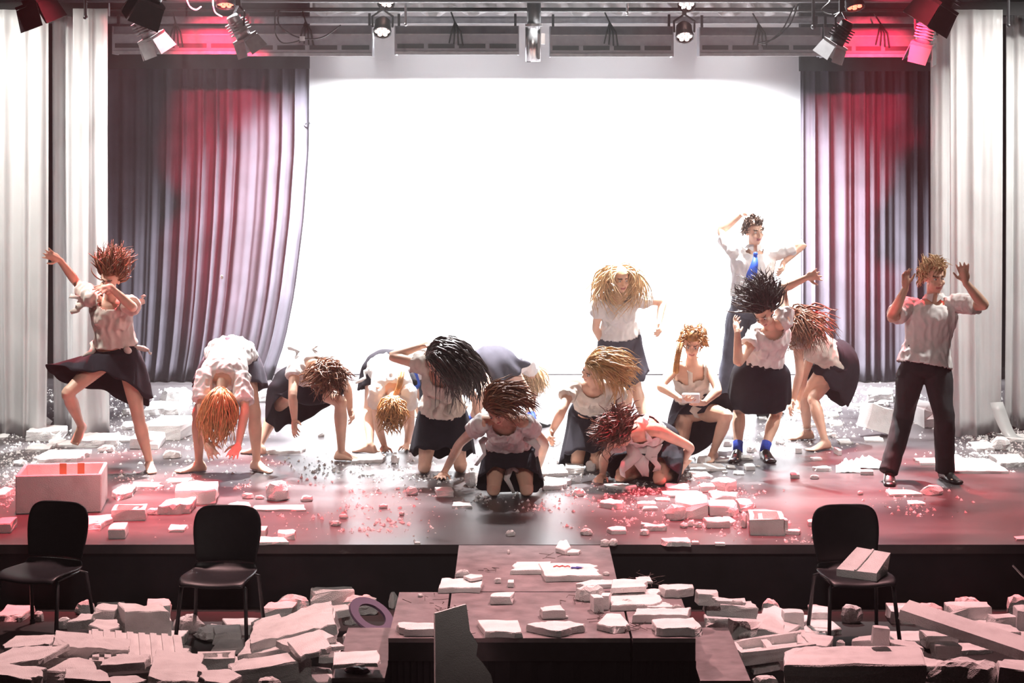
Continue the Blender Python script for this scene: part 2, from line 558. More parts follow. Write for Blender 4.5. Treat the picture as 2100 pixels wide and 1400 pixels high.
def flood(x0, x1, ytop, ybot, label, lamp=1, lw=.9, lx=0.0, spread=125):
    Y = FL_Y
    X0, X1 = xe(x0, Y), xe(x1, Y)
    z1 = CZ + (HY - ytop) * Y / F; z0 = CZ + (HY - ybot) * Y / F
    c = ((X0 + X1) / 2, Y, z1)
    t = thing('hanging_flood_box', label, 'flood light', c, 'flood boxes on the backdrop bar')
    h = z1 - z0
    b = MB()
    # profile: front face, sloped shoulder, open toward the backdrop below
    prof = [(-0.10, z0 + .03), (-0.13, z0 + 0.035), (-0.13, z1 - h * .28), (-0.10, z1), (0.12, z1), (0.14, z1 - 0.10), (0.125, z1 - 0.10), (0.10, z1 - 0.02), (-0.09, z1 - 0.02), (-0.115, z1 - h * .3), (-0.115, z0 + 0.04)]
    rings = [[Vector((X, Y + p, z)) for p, z in prof] for X in (X0 + .004, X1 - .004)]
    b.loft(rings, caps=False)
    b.build('housing', M_FLOODM, t)
    for X in (X0, X1):
        b = MB(); b.box((X, Y, (z0 + z1) / 2), (0.006, 0.135, h / 2)); b.build('end_plate', M_FLOODM, t)
    b = MB(); b.box(((X0 + X1) / 2, Y - 0.115, z0 + 0.016), ((X1 - X0) / 2, 0.022, 0.016)); b.build('bottom_lip', M_STEEL, t)
    n = 4
    wv = (X1 - X0) / n
    for i in range(n):
        b = MB(); b.box((X0 + wv * (i + .5), Y - 0.131, z0 + 0.085), (wv * 0.43, 0.004, 0.022)); b.build('vent_slot', M_DARKM, t)
    b = MB(); b.box(((X0 + X1) / 2, Y - 0.132, z1 - h * .30), ((X1 - X0) / 2 - .01, 0.004, 0.006)); b.build('seam_rib', M_STEEL, t)
    xm = (X0 + X1) / 2 - 0.02
    for k in range(4):
        b = MB()
        b.tube([(xm - .04, Y, z1 + .14), (xm, Y - .10, z1 + .04), (xm + 0.03 * (k - 1), Y - .155, z1 - .06), (xm + 0.045 * (k - 1.2), Y - .145, z1 - .17 - 0.01 * k)], 0.008, 6)
        b.build('cable', M_CABLE, t, smooth=True)
    for X in (X0 + .03, X1 - .03):
        b = MB(); b.box((X, Y, z1 + 0.06), (0.012, 0.02, 0.065)); b.build('bracket', M_DARKM, t)
    if lamp:
        d = bpy.data.lights.new('flood_lamp', 'AREA')
        d.energy = 1150 * lamp; d.spread = math.radians(spread); d.shape = 'RECTANGLE'; d.size = (X1 - X0) * lw; d.size_y = 0.03; d.color = (0.97, 0.98, 1.0)
        o = bpy.data.objects.new('flood_lamp', d); COL.objects.link(o)
        o.parent = t
        o.location = (lx * (X1 - X0), 0.0, -0.065)
        o.rotation_euler = Vector((0, 0.47, -0.88)).to_track_quat('-Z', 'Y').to_euler()
    return t


flood(237, 498, 55, 112, 'grey flood box above the middle of the left grey curtain', 0)
flood(502, 764, 53, 116, 'grey flood box over the left edge of the backdrop', .5, .3, .36, 95)
flood(812, 1063, 54, 113, 'pale grey flood box left of the silver tube lamp', 1)
flood(1128, 1378, 55, 117, 'dark grey flood box right of the silver tube lamp', 1)
flood(1433, 1680, 57, 116, 'grey flood box over the right edge of the backdrop', .7, .5, -.24, 95)
flood(1686, 1925, 57, 118, 'grey flood box above the right grey curtain', 0)


def frame_from(d):
    d = Vector(d).normalized()
    r = Vector((0, 0, 1)) if abs(d.z) < 0.95 else Vector((0, 1, 0))
    x = d.cross(r).normalized()
    y = x.cross(d).normalized()
    return x, y, d


M_RED = mat('red_led', (0.9, 0.1, 0.1), 0.3, emis=(1.0, 0.09, 0.05), estr=7)
M_REDHOT = mat('red_led_hot', (1, 0.6, 0.5), 0.3, emis=(1.0, 0.62, 0.55), estr=9)


def par(px, py, Y, d, label, power, hot=False, size=0.085, angle=38):
    c = PX(px, py, Y)
    t = thing('hanging_par_lamp', label, 'stage light', c)
    x, y, d = frame_from(d)
    b = MB()
    b.tube([c - d * 0.16, c - d * 0.12, c - d * .02, c + d * 0.0], [size * .55, size * .92, size, size * 1.04], 20, round_ends=False)
    b.build('can', M_DARKM, t, smooth=True)
    b = MB()
    for i in range(20):
        a0 = 2 * PI * i / 20; a1 = 2 * PI * (i + 1) / 20
        q = lambda a, r, k: c + x * (math.cos(a) * r) + y * (math.sin(a) * r) + d * k
        b.add([q(a0, size * 1.06, -.01), q(a1, size * 1.06, -.01), q(a1, size * 1.06, .025), q(a0, size * 1.06, .025)], [(0, 1, 2, 3)])
        b.add([q(a0, size * 0.94, .025), q(a1, size * 0.94, .025), q(a1, size * 1.06, .025), q(a0, size * 1.06, .025)], [(3, 2, 1, 0)])
    b.build('rim', M_DARKM, t)
    for k in range(7):
        a = 2 * PI * k / 6
        r = 0 if k == 6 else size * 0.6
        p = c + x * (math.cos(a) * r) + y * (math.sin(a) * r) + d * 0.004
        b = MB(); b.ball(p, (x * size * .27, y * size * .27, d * 0.012), 10, 6)
        b.build('led', M_REDHOT if hot else M_RED, t, smooth=True)
    b = MB()
    up = Vector((0, 0, 1))
    b.tube([c + x * size * 1.15 - d * .06, c + x * size * 1.2 + up * .10 - d * .06, c + up * .17 - d * .06, c - x * size * 1.2 + up * .10 - d * .06, c - x * size * 1.15 - d * .06], 0.011, 6)
    b.build('yoke', M_DARKM, t)
    b = MB(); b.box(c + up * .2 - d * .06, (.02, .02, .04)); b.build('clamp', M_DARKM, t)
    q = c + up * .2 - d * .06
    b = MB(); b.cyl(q, (q.x, q.y, max(4.12, q.z + .02)), .011, n=8); b.build('hanger', M_DARKM, t)
    if power:
        o = spot('par_beam', c + d * 0.03, c + d, power, (1.0, 0.03, 0.04), angle, 0.9, 0.05)
        o.location = d * 0.04
        o.parent = t
    return t


par(463, 8, 16.85, (0.02, -0.35, -0.93), 'glowing red lamp above the left silver barn-door lamp', 130, angle=70)
par(1753, 12, 16.85, (0.15, -0.35, -0.92), 'glowing red lamp above the right dark barn-door lamp', 130, angle=70)
par(792, 3, 18.2, (0.0, -0.75, -0.66), 'upper red lamp of the pair left of centre', 0, True)
par(784, 64, 18.2, (0.0, -0.62, -0.78), 'lower red lamp of the pair left of centre', 60, True, angle=30)
par(1408, 8, 18.2, (0.0, -0.75, -0.66), 'upper red lamp of the pair right of centre', 0, True)
par(1404, 74, 18.2, (0.0, -0.62, -0.78), 'lower red lamp of the pair right of centre', 60, True, angle=30)


def fresnel(px, py, Y, d, label, m_body, m_door, size=0.10, doors=(0.35, 0.35, 0.35, 0.35), roll=0.0, yoke=True, length=0.24):
    """square-fronted stage lamp with four barn doors; px, py is the middle of its front"""
    c = PX(px, py, Y)
    t = thing('hanging_barn_door_lamp', label, 'stage light', c)
    x, y, d = frame_from(d)
    x, y = x * math.cos(roll) + y * math.sin(roll), y * math.cos(roll) - x * math.sin(roll)
    R = Matrix((x, y, d)).transposed()
    b = MB()
    b.tube([c - d * length, c - d * (length - .02), c - d * (length * .35), c - d * .02], [size * .55, size * .7, size * .78, size * .82], 16, round_ends=False)
    b.build('housing', m_body, t, smooth=True)
    for k in range(5):
        b = MB(); b.box(c - d * (length * .30 + k * .026), (size * .84, size * .84, .005), R)
        b.build('cooling_fin', m_body, t)
    b = MB(); b.box(c - d * .01, (size * .98, size * .98, .012), R); b.build('front_frame', m_door, t)
    b = MB(); b.ball(c + d * .004, (x * size * .7, y * size * .7, d * .012), 16, 6); b.build('lens', mat('dark_lens', (0.03, 0.03, 0.04), 0.1), t, smooth=True)
    for k, ang in enumerate(doors):
        out = (x, -x, y, -y)[k]; side = (y, y, x, x)[k]
        tip = (d * math.cos(ang) + out * math.sin(ang))
        nrm = tip.cross(side).normalized()
        h = c + out * size * .98 + d * 0.004
        L = size * 1.55
        vs = []
        for off in (-.003, .003):
            for (u, v) in ((-0.95, 0), (0.95, 0), (1.15 if k < 2 else 0.8, 1), (-1.15 if k < 2 else -0.8, 1)):
                vs.append(h + side * (u * size) + tip * (v * L) + nrm * off)
        b = MB(); b.add(vs, [(3, 2, 1, 0), (4, 5, 6, 7), (0, 1, 5, 4), (1, 2, 6, 5), (2, 3, 7, 6), (3, 0, 4, 7)])
        b.build('barn_door', m_door, t)
    if yoke:
        up = Vector((0, 0, 1))
        q = c - d * length * .5
        b = MB(); b.tube([q + x * size * 1.0, q + x * size * 1.05 + up * .12, q + up * .2, q - x * size * 1.05 + up * .12, q - x * size * 1.0], 0.010, 6); b.build('yoke', M_DARKM, t)
        b = MB(); b.box(q + up * .24, (.022, .03, .05)); b.build('clamp', M_DARKM, t)
        b = MB(); b.cyl(q + up * .24, (q.x, q.y, max(4.12, q.z + .3)), .012, n=8); b.build('hanger', M_DARKM, t)
    return t


M_DOORG = mat('barn_door_grey', (0.30, 0.30, 0.31), 0.55, 0.1, 20)
fresnel(311, 78, 16.4, (0.42, 0.22, -0.85), 'grey barn-door lamp hanging over the left grey curtain', M_STEEL, M_DOORG, 0.095, (0.2, 0.15, 0.15, 0.2), 0.5)
fresnel(503, 80, 16.4, (0.46, 0.22, -0.84), 'silver barn-door lamp beside the left glowing red lamp', mat('pale_metal', (0.6, 0.6, 0.62), .4, metal=.4), M_DOORG, 0.085, (0.2, 0.2, 0.1, 0.3), 0.35)
fresnel(72, 6, 14.0, (0.35, 0.15, -0.9), 'black barn-door lamp above the left white drapes', M_DARKM, M_DARKM, 0.11, (0.15, 0.15, 0.1, 0.1), 0.7)
fresnel(305, 2, 14.0, (-0.45, 0.15, -0.85), 'black barn-door lamp hiding the top of the grey lamp', M_DARKM, M_DARKM, 0.11, (0.2, 0.2, 0.1, 0.1), 0.8)
fresnel(1712, 92, 16.4, (-0.45, 0.22, -0.84), 'dark lamp with pale barn doors beside the right glowing red lamp', M_DARKM, M_DOORG, 0.085, (0.2, 0.2, 0.15, 0.25), -0.4)
fresnel(1893, 92, 16.4, (-0.18, 0.22, -0.93), 'dim grey barn-door lamp over the right grey curtain', M_STEEL, mat('barn_door_dark', (0.12, 0.12, 0.125), 0.6), 0.10, (0.25, 0.2, 0.15, 0.2), -0.35)
fresnel(1925, 8, 14.0, (-0.5, 0.15, -0.8), 'black barn-door lamp in the upper right corner', M_DARKM, M_DARKM, 0.12, (0.1, 0.1, 0.05, 0.05), -0.6)

# tube-shaped profile lamp in the middle
c = PX(1095, 88, 17.6)
t = thing('hanging_profile_lamp', 'upright tube lamp, black above and silver below, at the centre of the rig', 'stage light', c)
z = lambda py: CZ + (HY - py) * 17.6 / F
b = MB(); b.cyl((c.x, 17.6, z(50)), (c.x, 17.6, z(-40)), 0.066, n=20); b.build('black_barrel', M_DARKM, t, smooth=True)
b = MB(); b.cyl((c.x - .01, 17.6, z(126)), (c.x - .01, 17.6, z(53)), 0.072, n=20); b.build('silver_barrel', M_SILVER, t, smooth=True)
b = MB(); b.cyl((c.x, 17.6, z(54)), (c.x, 17.6, z(49)), 0.084, n=20); b.build('collar', M_SILVER, t)
b = MB(); b.box((c.x + .085, 17.55, z(80)), (.018, .03, .05)); b.build('shutter_knob', M_SILVER, t)
b = MB(); b.box((c.x + .045, 17.53, z(96)), (.012, .012, .12)); b.build('rib', M_STEEL, t)
b = MB(); b.cyl((c.x - .05, 17.57, z(128)), (c.x - .05, 17.57, z(120)), 0.02, n=10); b.build('foot_screw', M_STEEL, t)

# short hanging rods and cables
for (px, y0, y1, Y, r, m, lab) in ((832, -10, 50, 17.4, .012, M_SILVER, 'thin bright rod hanging left of the centre tube lamp'),
                                   (1286, -10, 29, 17.4, .010, M_SILVER, 'thin short rod hanging right of the centre tube lamp'),
                                   (175, -10, 35, 15.5, .014, M_DARKM, 'brown rod hanging in front of the left white drapes'),
                                   (2068, -10, 52, 15.5, .012, M_DARKM, 'dark rod hanging in front of the right white drapes'),
                                   (1668, -10, 55, 17.0, .016, M_DARKM, 'knobbed rod hanging at the right grey curtain top')):
    b = MB(); p = PX(px, y1, Y); q = PX(px, y0, Y)
    b.cyl(p, q, r, n=8); b.ball(p, r * 1.5, 8, 6)
    tag(b.build('hanging_rod', m), lab, 'rod')


def cable(pts, Y, label, r=0.007, m=None, ends=(0,)):
    P = [PX(x, y, Y) for x, y in pts]
    for e in ends:
        k = 0 if e == 0 else len(P) - 1
        hold = min(((-1, 17.2), (20, 18.6)), key=lambda h: abs(h[1] - Y))
        P.insert(0 if e == 0 else len(P), PX(pts[k if e == 0 else -1][0], hold[0], hold[1]))
    out = []
    for i in range(len(P) - 1):
        p0 = P[max(i - 1, 0)]; p1 = P[i]; p2 = P[i + 1]; p3 = P[min(i + 2, len(P) - 1)]
        for k in range(6):
            t_ = k / 6
            out.append(0.5 * ((2 * p1) + (-p0 + p2) * t_ + (2 * p0 - 5 * p1 + 4 * p2 - p3) * t_ ** 2 + (-p0 + 3 * p1 - 3 * p2 + p3) * t_ ** 3))
    out.append(P[-1])
    b = MB(); b.tube(out, r, 6)
    tag(b.build('hanging_cable', m or M_CABLE, smooth=True), label, 'cable')


cable([(564, 50), (566, 72), (580, 88), (605, 86), (620, 80)], 18.2, 'cable loop sagging under the rail over the left flood box')
cable([(572, 50), (600, 72), (634, 80), (665, 75), (698, 52)], 18.2, 'cable draped from the rail to the white plug', m=M_DARKM)
cable([(384, 2), (390, 14), (402, 20), (412, 14)], 16.2, 'pale cable loop by the black lamp', m=M_SHEET)
cable([(1636, 10), (1620, 50), (1590, 78), (1556, 88)], 18.2, 'long cable slanting over the right flood box')
cable([(1628, 14), (1605, 60), (1575, 86), (1562, 90)], 18.1, 'second cable slanting over the right flood box')
cable([(437, 10), (442, 26), (455, 34)], 16.9, 'short cable under the left glowing red lamp', m=M_SHEET)
cable([(1700, 5), (1685, 22), (1712, 30), (1735, 12)], 16.9, 'cable loop beside the right glowing red lamp')
b = MB(); b.box(PX(620, 79, 18.2), (.025, .02, .022)); tag(b.build('hanging_plug', M_SHEET), 'small white plug on a cable over the left flood box', 'plug')
b = MB(); b.ball(PX(636, 252, 19.93), .015, 10, 6); b.cyl(PX(636, 252, 19.93), PX(626, 254, 19.95), .006, n=6); tag(b.build('curtain_hook', M_DARKM), 'tiny dark hook on the edge of the left grey curtain', 'hook')

# ------------------------------------------------------------------ people
CAMV = Vector((0, 0, CZ))


def on_ray(parent, x, y, L, sg):
    """point on the sight line of pixel x, y at distance L from parent; sg +1 the far one, -1 the near one"""
    d = PX(x, y, 1.0) - CAMV
    k = (parent - CAMV).dot(d) / d.dot(d)
    q = CAMV + d * k
    h = (q - parent).length
    if h >= L:
        return parent + (q - parent) * (min(L * 1.06, h) / h)
    return CAMV + d * (k + sg * math.sqrt(L * L - h * h) / d.length)


def between(A, C, x, y, L1, L2, sg):
    d = PX(x, y, 1.0) - CAMV
    yc = (A.y + C.y) / 2
    best = None
    for i in range(-60, 61):
        Y = yc + i * 0.012
        K = CAMV + d * (Y / d.y)
        e = ((A - K).length - L1) ** 2 + ((C - K).length - L2) ** 2
        e += 0.0006 * (0 if (Y - yc) * sg >= 0 else 1)
        if best is None or e < best[0]:
            best = (e, K)
    return best[1]


def cr(P, n):
    """smooth curve through points with values: P = [(Vector, r), ...]"""
    out = []; rr = []
    for i in range(len(P) - 1):
        a = P[max(i - 1, 0)]; b = P[i]; c = P[i + 1]; d = P[min(i + 2, len(P) - 1)]
        for k in range(n):
            t = k / n
            w = ((-t + 2 * t * t - t ** 3) / 2, (2 - 5 * t * t + 3 * t ** 3) / 2, (t + 4 * t * t - 3 * t ** 3) / 2, (-t * t + t ** 3) / 2)
            out.append(a[0] * w[0] + b[0] * w[1] + c[0] * w[2] + d[0] * w[3])
            rr.append(max(0.003, a[1] * w[0] + b[1] * w[1] + c[1] * w[2] + d[1] * w[3]))
    out.append(P[-1][0]); rr.append(P[-1][1])
    return out, rr


TMP = []


def remesh(mb, voxel, base, it=3, keep=None):
    me = mb.mesh('tmp', base)
    o = bpy.data.objects.new('tmp', me)
    COL.objects.link(o)
    r = o.modifiers.new('r', 'REMESH'); r.mode = 'VOXEL'; r.voxel_size = voxel
    s = o.modifiers.new('s', 'SMOOTH'); s.factor = 0.5; s.iterations = it
    dg = bpy.context.evaluated_depsgraph_get()
    m2 = bpy.data.meshes.new_from_object(o.evaluated_get(dg))
    bpy.data.objects.remove(o); bpy.data.meshes.remove(me)
    return m2


def wrinkle(me, amp, freq, seed, stretch=(1, 1, 0.55), thr=None):
    n = len(me.vertices)
    co = np.empty(n * 3); me.vertices.foreach_get('co', co); co = co.reshape(-1, 3)
    no = np.empty(n * 3); me.vertices.foreach_get('normal', no); no = no.reshape(-1, 3)
    off = Vector((seed * 3.1, seed * 1.7, 0))
    d = np.empty(n)
    for i in range(n):
        p = Vector((co[i, 0] * freq * stretch[0], co[i, 1] * freq * stretch[1], co[i, 2] * freq * stretch[2])) + off
        v = noise.noise(p)
        d[i] = (1 - abs(v) * 2.4) * 0.7 + 0.5 * noise.noise(p * 2.3)
    co += no * (d * amp)[:, None]
    me.vertices.foreach_set('co', co.ravel()); me.update()


def cut_faces(me, bad):
    """drop the faces for which bad(center) holds"""
    bm = bmesh.new(); bm.from_mesh(me)
    dl = [f for f in bm.faces if bad(f.calc_center_median())]
    bmesh.ops.delete(bm, geom=dl, context='FACES')
    bm.to_mesh(me); bm.free()


SKIN = mat('skin', (0.72, 0.45, 0.33), 0.5, 0.12, 9, 0.06, 120, sss=0.0)
SKIN2 = mat('skin_tan', (0.55, 0.30, 0.20), 0.5, 0.12, 9, 0.06, 120)
LIP = mat('lip', (0.42, 0.13, 0.12), 0.45)
BROW = mat('brow', (0.10, 0.06, 0.04), 0.8)
EYEW = mat('eye_white', (0.75, 0.73, 0.70), 0.3)
EYEI = mat('eye_iris', (0.04, 0.03, 0.025), 0.2)
SHIRT = mat('white_shirt', (0.74, 0.72, 0.71), 0.8, 0.06, 12, 0.15, 200)
SHIRTC = mat('cream_blouse', (0.60, 0.54, 0.48), 0.8, 0.25, 6, 0.15, 200)
SKIRT = mat('black_skirt', (0.014, 0.012, 0.018), 0.9, 0.2, 14, 0.2, 250, spec=0.2)
SKIRTG = mat('grey_skirt', (0.065, 0.06, 0.078), 0.9, 0.2, 10, 0.2, 250, spec=0.2)
TROU = mat('black_trousers', (0.018, 0.018, 0.022), 0.85, 0.2, 14, 0.2, 250)
TROUG = mat('grey_trousers', (0.06, 0.06, 0.08), 0.9, 0.2, 14, 0.2, 250, spec=0.2)
SHOE = mat('black_shoe', (0.012, 0.011, 0.011), 0.25)
SOCK = mat('blue_sock', (0.03, 0.07, 0.45), 0.9, 0.2, 60)
TIE = mat('blue_tie', (0.02, 0.09, 0.55), 0.5, 0.15, 30)
HAIRM = {'brown': mat('hair_brown', (0.085, 0.042, 0.024), 0.42, 0.35, 25),
         'dark': mat('hair_dark', (0.03, 0.018, 0.016), 0.38, 0.35, 25),
         'auburn': mat('hair_auburn', (0.19, 0.075, 0.035), 0.42, 0.35, 25),
         'blond': mat('hair_blond', (0.50, 0.30, 0.13), 0.42, 0.3, 25),
         'gold': mat('hair_gold', (0.42, 0.20, 0.07), 0.42, 0.3, 25),
         'light': mat('hair_light', (0.62, 0.42, 0.24), 0.45, 0.3, 25)}

TORSO_F = [(-.19, .085, .075), (-.12, .150, .105), (0, .168, .118), (.14, .158, .108), (.28, .132, .094), (.42, .122, .088), (.58, .138, .100), (.72, .150, .108), (.85, .152, .098), (.94, .120, .078), (1.0, .06, .055)]
TORSO_M = [(-.19, .09, .08), (-.12, .150, .108), (0, .160, .118), (.14, .155, .112), (.28, .146, .106), (.42, .145, .105), (.58, .158, .112), (.72, .172, .120), (.85, .178, .110), (.94, .14, .085), (1.0, .065, .06)]


class Body:
    pass


def solve(d):
    B = Body()
    s = d.get('s', 1.0); B.s = s; B.d = d
    male = d.get('male', False); B.male = male
    pel = PX(d['pel'][0], d['pel'][1], d['Y']); B.pel = pel
    neck = on_ray(pel, d['neck'][0], d['neck'][1], .49 * s, d['neck'][2]); B.neck = neck
    hw = (.174 if male else .163) * s
    chest = neck + (pel - neck).normalized() * 0.05 * s
    B.sh = [on_ray(chest, x, y, hw, sg) for x, y, sg in d['sh']]
    lat = (B.sh[1] - B.sh[0])
    mid = (B.sh[0] + B.sh[1]) / 2
    # keep the shoulders centred
    B.sh = [chest + lat * -.5 + (mid - chest) * .5, chest + lat * .5 + (mid - chest) * .5]
    B.lat = lat.normalized()
    hax = Vector(d.get('hax', (1, 0, 0))).normalized(); B.hax = hax
    B.hip = [pel - hax * .095 * s + Vector((0, 0, -.03 * s)), pel + hax * .095 * s + Vector((0, 0, -.03 * s))]
    B.face = d.get('face', 1)
    up = (neck - pel).normalized()
    B.up = up
    lt = (hax + B.lat).normalized()
    B.fwd = (lt.cross(up) * B.face).normalized()
    B.ctrl = (pel + neck) / 2 - B.fwd * d.get('arch', 0.03)
    # arms
    B.arm = []
    for k in (0, 1):
        a = d['arms'][k]
        S = B.sh[k]
        if 'g' in a:
            W = GP(a['g'][0], a['g'][1], .035)
            E = between(S, W, a['el'][0], a['el'][1], .29 * s, .25 * s, a['el'][2])
        else:
            E = on_ray(S, a['el'][0], a['el'][1], .29 * s, a['el'][2])
            W = on_ray(E, a['wr'][0], a['wr'][1], .25 * s, a['wr'][2])
        T = a['tip']
        if len(T) == 2:
            tip = GP(T[0], T[1], .012)
        else:
            tip = on_ray(W, T[0], T[1], .18 * s, T[2])
        B.arm.append((S, E, W, tip))
    # legs
    B.leg = []
    for k in (0, 1):
        a = d['legs'][k]
        Hp = B.hip[k]
        if 'kneel' in a:
            K = GP(a['kneel'][0], a['kneel'][1], .055)
            yaw = a.get('yaw', 0)
            back = Vector((math.sin(yaw), math.cos(yaw), 0))
            A = K + back * .40 * s; A.z = .05
            T = A + back * .2 * s; T.z = .03
            B.leg.append((Hp, K, A, T, 'k'))
        else:
            if a['ank'][2] == 'g':
                A = GP(a['ank'][0], a['ank'][1], a.get('z', .075 * s))
                K = between(Hp, A, a['kn'][0], a['kn'][1], .43 * s, .42 * s, a['kn'][2])
                T = GP(a['toe'][0], a['toe'][1], .02)
                B.leg.append((Hp, K, A, T, 'g'))
            else:
                K = on_ray(Hp, a['kn'][0], a['kn'][1], .43 * s, a['kn'][2])
                A = on_ray(K, a['ank'][0], a['ank'][1], .41 * s, a['ank'][2])
                T = on_ray(A, a['toe'][0], a['toe'][1], .19 * s, a['toe'][2])
                B.leg.append((Hp, K, A, T, 'a'))
    # head
    nt = neck + (Vector((0, 0, 0)))
    hc = on_ray(neck, d['head'][0], d['head'][1], .185 * s, d['head'][2])
    B.hc = hc
    hu = (hc - neck).normalized()
    look = Vector(d['look']).normalized()
    # the skull stands between neck direction and upright-to-look
    lk = look - hu * look.dot(hu) * 0.55
    lk.normalize()
    hu2 = (hu - lk * hu.dot(lk)).normalized()
    B.hf = (lk.cross(hu2).normalized(), lk, hu2)
    return B


def spine(B, t):
    a, c, b = B.pel, B.ctrl, B.neck
    if t < 0:
        return a + (c - a).normalized() * t * (b - a).length
    return a * (1 - t) ** 2 + c * (2 * t * (1 - t)) + b * t * t


def torso_ring(B, t, rw, rd, n=20, grow=0.0):
    p = spine(B, t)
    q = spine(B, t + .02); q0 = spine(B, t - .02)
    u = (q - q0).normalized()
    tt = min(max(t, 0), 1)
    l = (B.hax * (1 - tt) + B.lat * tt)
    l = (l - u * l.dot(u)).normalized()
    f = l.cross(u) * B.face
    rw = rw * B.s + grow; rd = rd * B.s + grow
    return [p + l * (rw * math.cos(2 * PI * i / n)) + f * (rd * math.sin(2 * PI * i / n)) for i in range(n)]


def hand(mb, W, tip, n, inward, s, curl=0.25, spread=0.16):
    dr = (tip - W).normalized()
    n = Vector(n); n = n - dr * n.dot(dr)
    n = n.normalized() if n.length > 1e-3 else dr.orthogonal().normalized()
    w = dr.cross(n).normalized()
    if w.dot(inward) < 0:
        w = -w
    # w points to the thumb side
    P = 0.092 * s
    mb.ball(W + dr * P * .55, (dr * P * .62, w * .042 * s, n * .0165 * s), 12, 8)
    mb.tube([W - dr * .02, W + dr * P * .5, W + dr * P * .95], [.024 * s, .027 * s, .026 * s], 10, flat=1.0)
    mb.ball(W + dr * P * .9, (dr * .018, w * .042 * s, n * .014 * s), 10, 6)
    for i, (L, off) in enumerate(((.070, 1.5), (.080, .5), (.074, -.5), (.058, -1.5))):
        o = W + dr * P * .92 + w * off * .0205 * s
        a = spread * off / 1.5
        d0 = (dr * math.cos(a) + w * math.sin(a)).normalized()
        pts = [o]
        cb = 0
        for k, fr in enumerate((.42, .32, .26)):
            cb += curl * (0.6 if k == 0 else 1.1)
            dd = d0 * math.cos(cb) + n * math.sin(cb)
            pts.append(pts[-1] + dd * L * s * fr * 1.08)
        mb.tube(pts, [.0098 * s, .0092 * s, .0086 * s, .0072 * s], 8)
    o = W + dr * P * .25 + w * .030 * s
    d0 = (dr * .72 + w * .62 + n * .22).normalized()
    d1 = (dr * .88 + w * .34 + n * .30).normalized()
    mb.tube([o - w * .01, o + d0 * .04 * s, o + d0 * .04 * s + d1 * .032 * s, o + d0 * .04 * s + d1 * .055 * s], [.014 * s, .0115 * s, .0098 * s, .008 * s], 8)


FOOT = ((-.062, .018, -.066, -.035), (-.045, .030, -.072, .005), (-.01, .034, -.074, .03), (.035, .036, -.070, .008), (.08, .042, -.070, -.022), (.12, .046, -.073, -.038), (.148, .042, -.074, -.046))


def foot_frame(leg):
    Hp, K, A, T, kind = leg
    if kind == 'g':
        f = T - A; f.z = 0; f.normalize(); u = Vector((0, 0, 1))
    elif kind == 'k':
        f = (T - A); f.z = 0; f.normalize(); u = Vector((0, 0, -1))
    else:
        f = (T - A).normalized(); u = (K - A); u = (u - f * u.dot(f)).normalized()
    l = f.cross(u).normalized()
    return f, u, l


def foot(mb, leg, s, side, shoe=False):
    A = leg[2]
    f, u, l = foot_frame(leg)
    g = 1.12 if shoe else 1.0
    rings = []
    for (y, hw, zb, zt) in FOOT:
        zc = (zb + zt) / 2; hz = (zt - zb) / 2
        if shoe and y < .05: zt = min(zt, 0.012); zc = (zb + zt) / 2; hz = (zt - zb) / 2
        r = []
        for i in range(14):
            a = 2 * PI * i / 14
            cz = math.sin(a); cx = math.cos(a)
            if cz < 0: cz = -abs(cz) ** .5
            r.append(A + f * (y * s * g) + l * (hw * s * g * cx) + u * ((zc + hz * cz * g) * s))
        rings.append(r)
    if shoe:
        for (y, hw, zb, zt) in ((.18, .040, -.074, -.042), (.205, .026, -.072, -.052)):
            zc = (zb + zt) / 2; hz = (zt - zb) / 2
            rings.append([A + f * (y * s * g) + l * (hw * s * g * math.cos(2 * PI * i / 14)) + u * ((zc + hz * math.sin(2 * PI * i / 14)) * s) for i in range(14)])
    mb.loft(rings)
    if not shoe:
        for i, (off, L, r) in enumerate(((.030, .050, .0135), (.011, .050, .0105), (-.006, .043, .0098), (-.021, .035, .0092), (-.034, .026, .0088))):
            o = A + f * (.135 * s) + l * (off * side * s) + u * (-.061 * s)
            mb.tube([o, o + f * L * s * .6 + u * .003, o + f * L * s - u * .002], [r * s * 1.05, r * s, r * s * .85], 8)


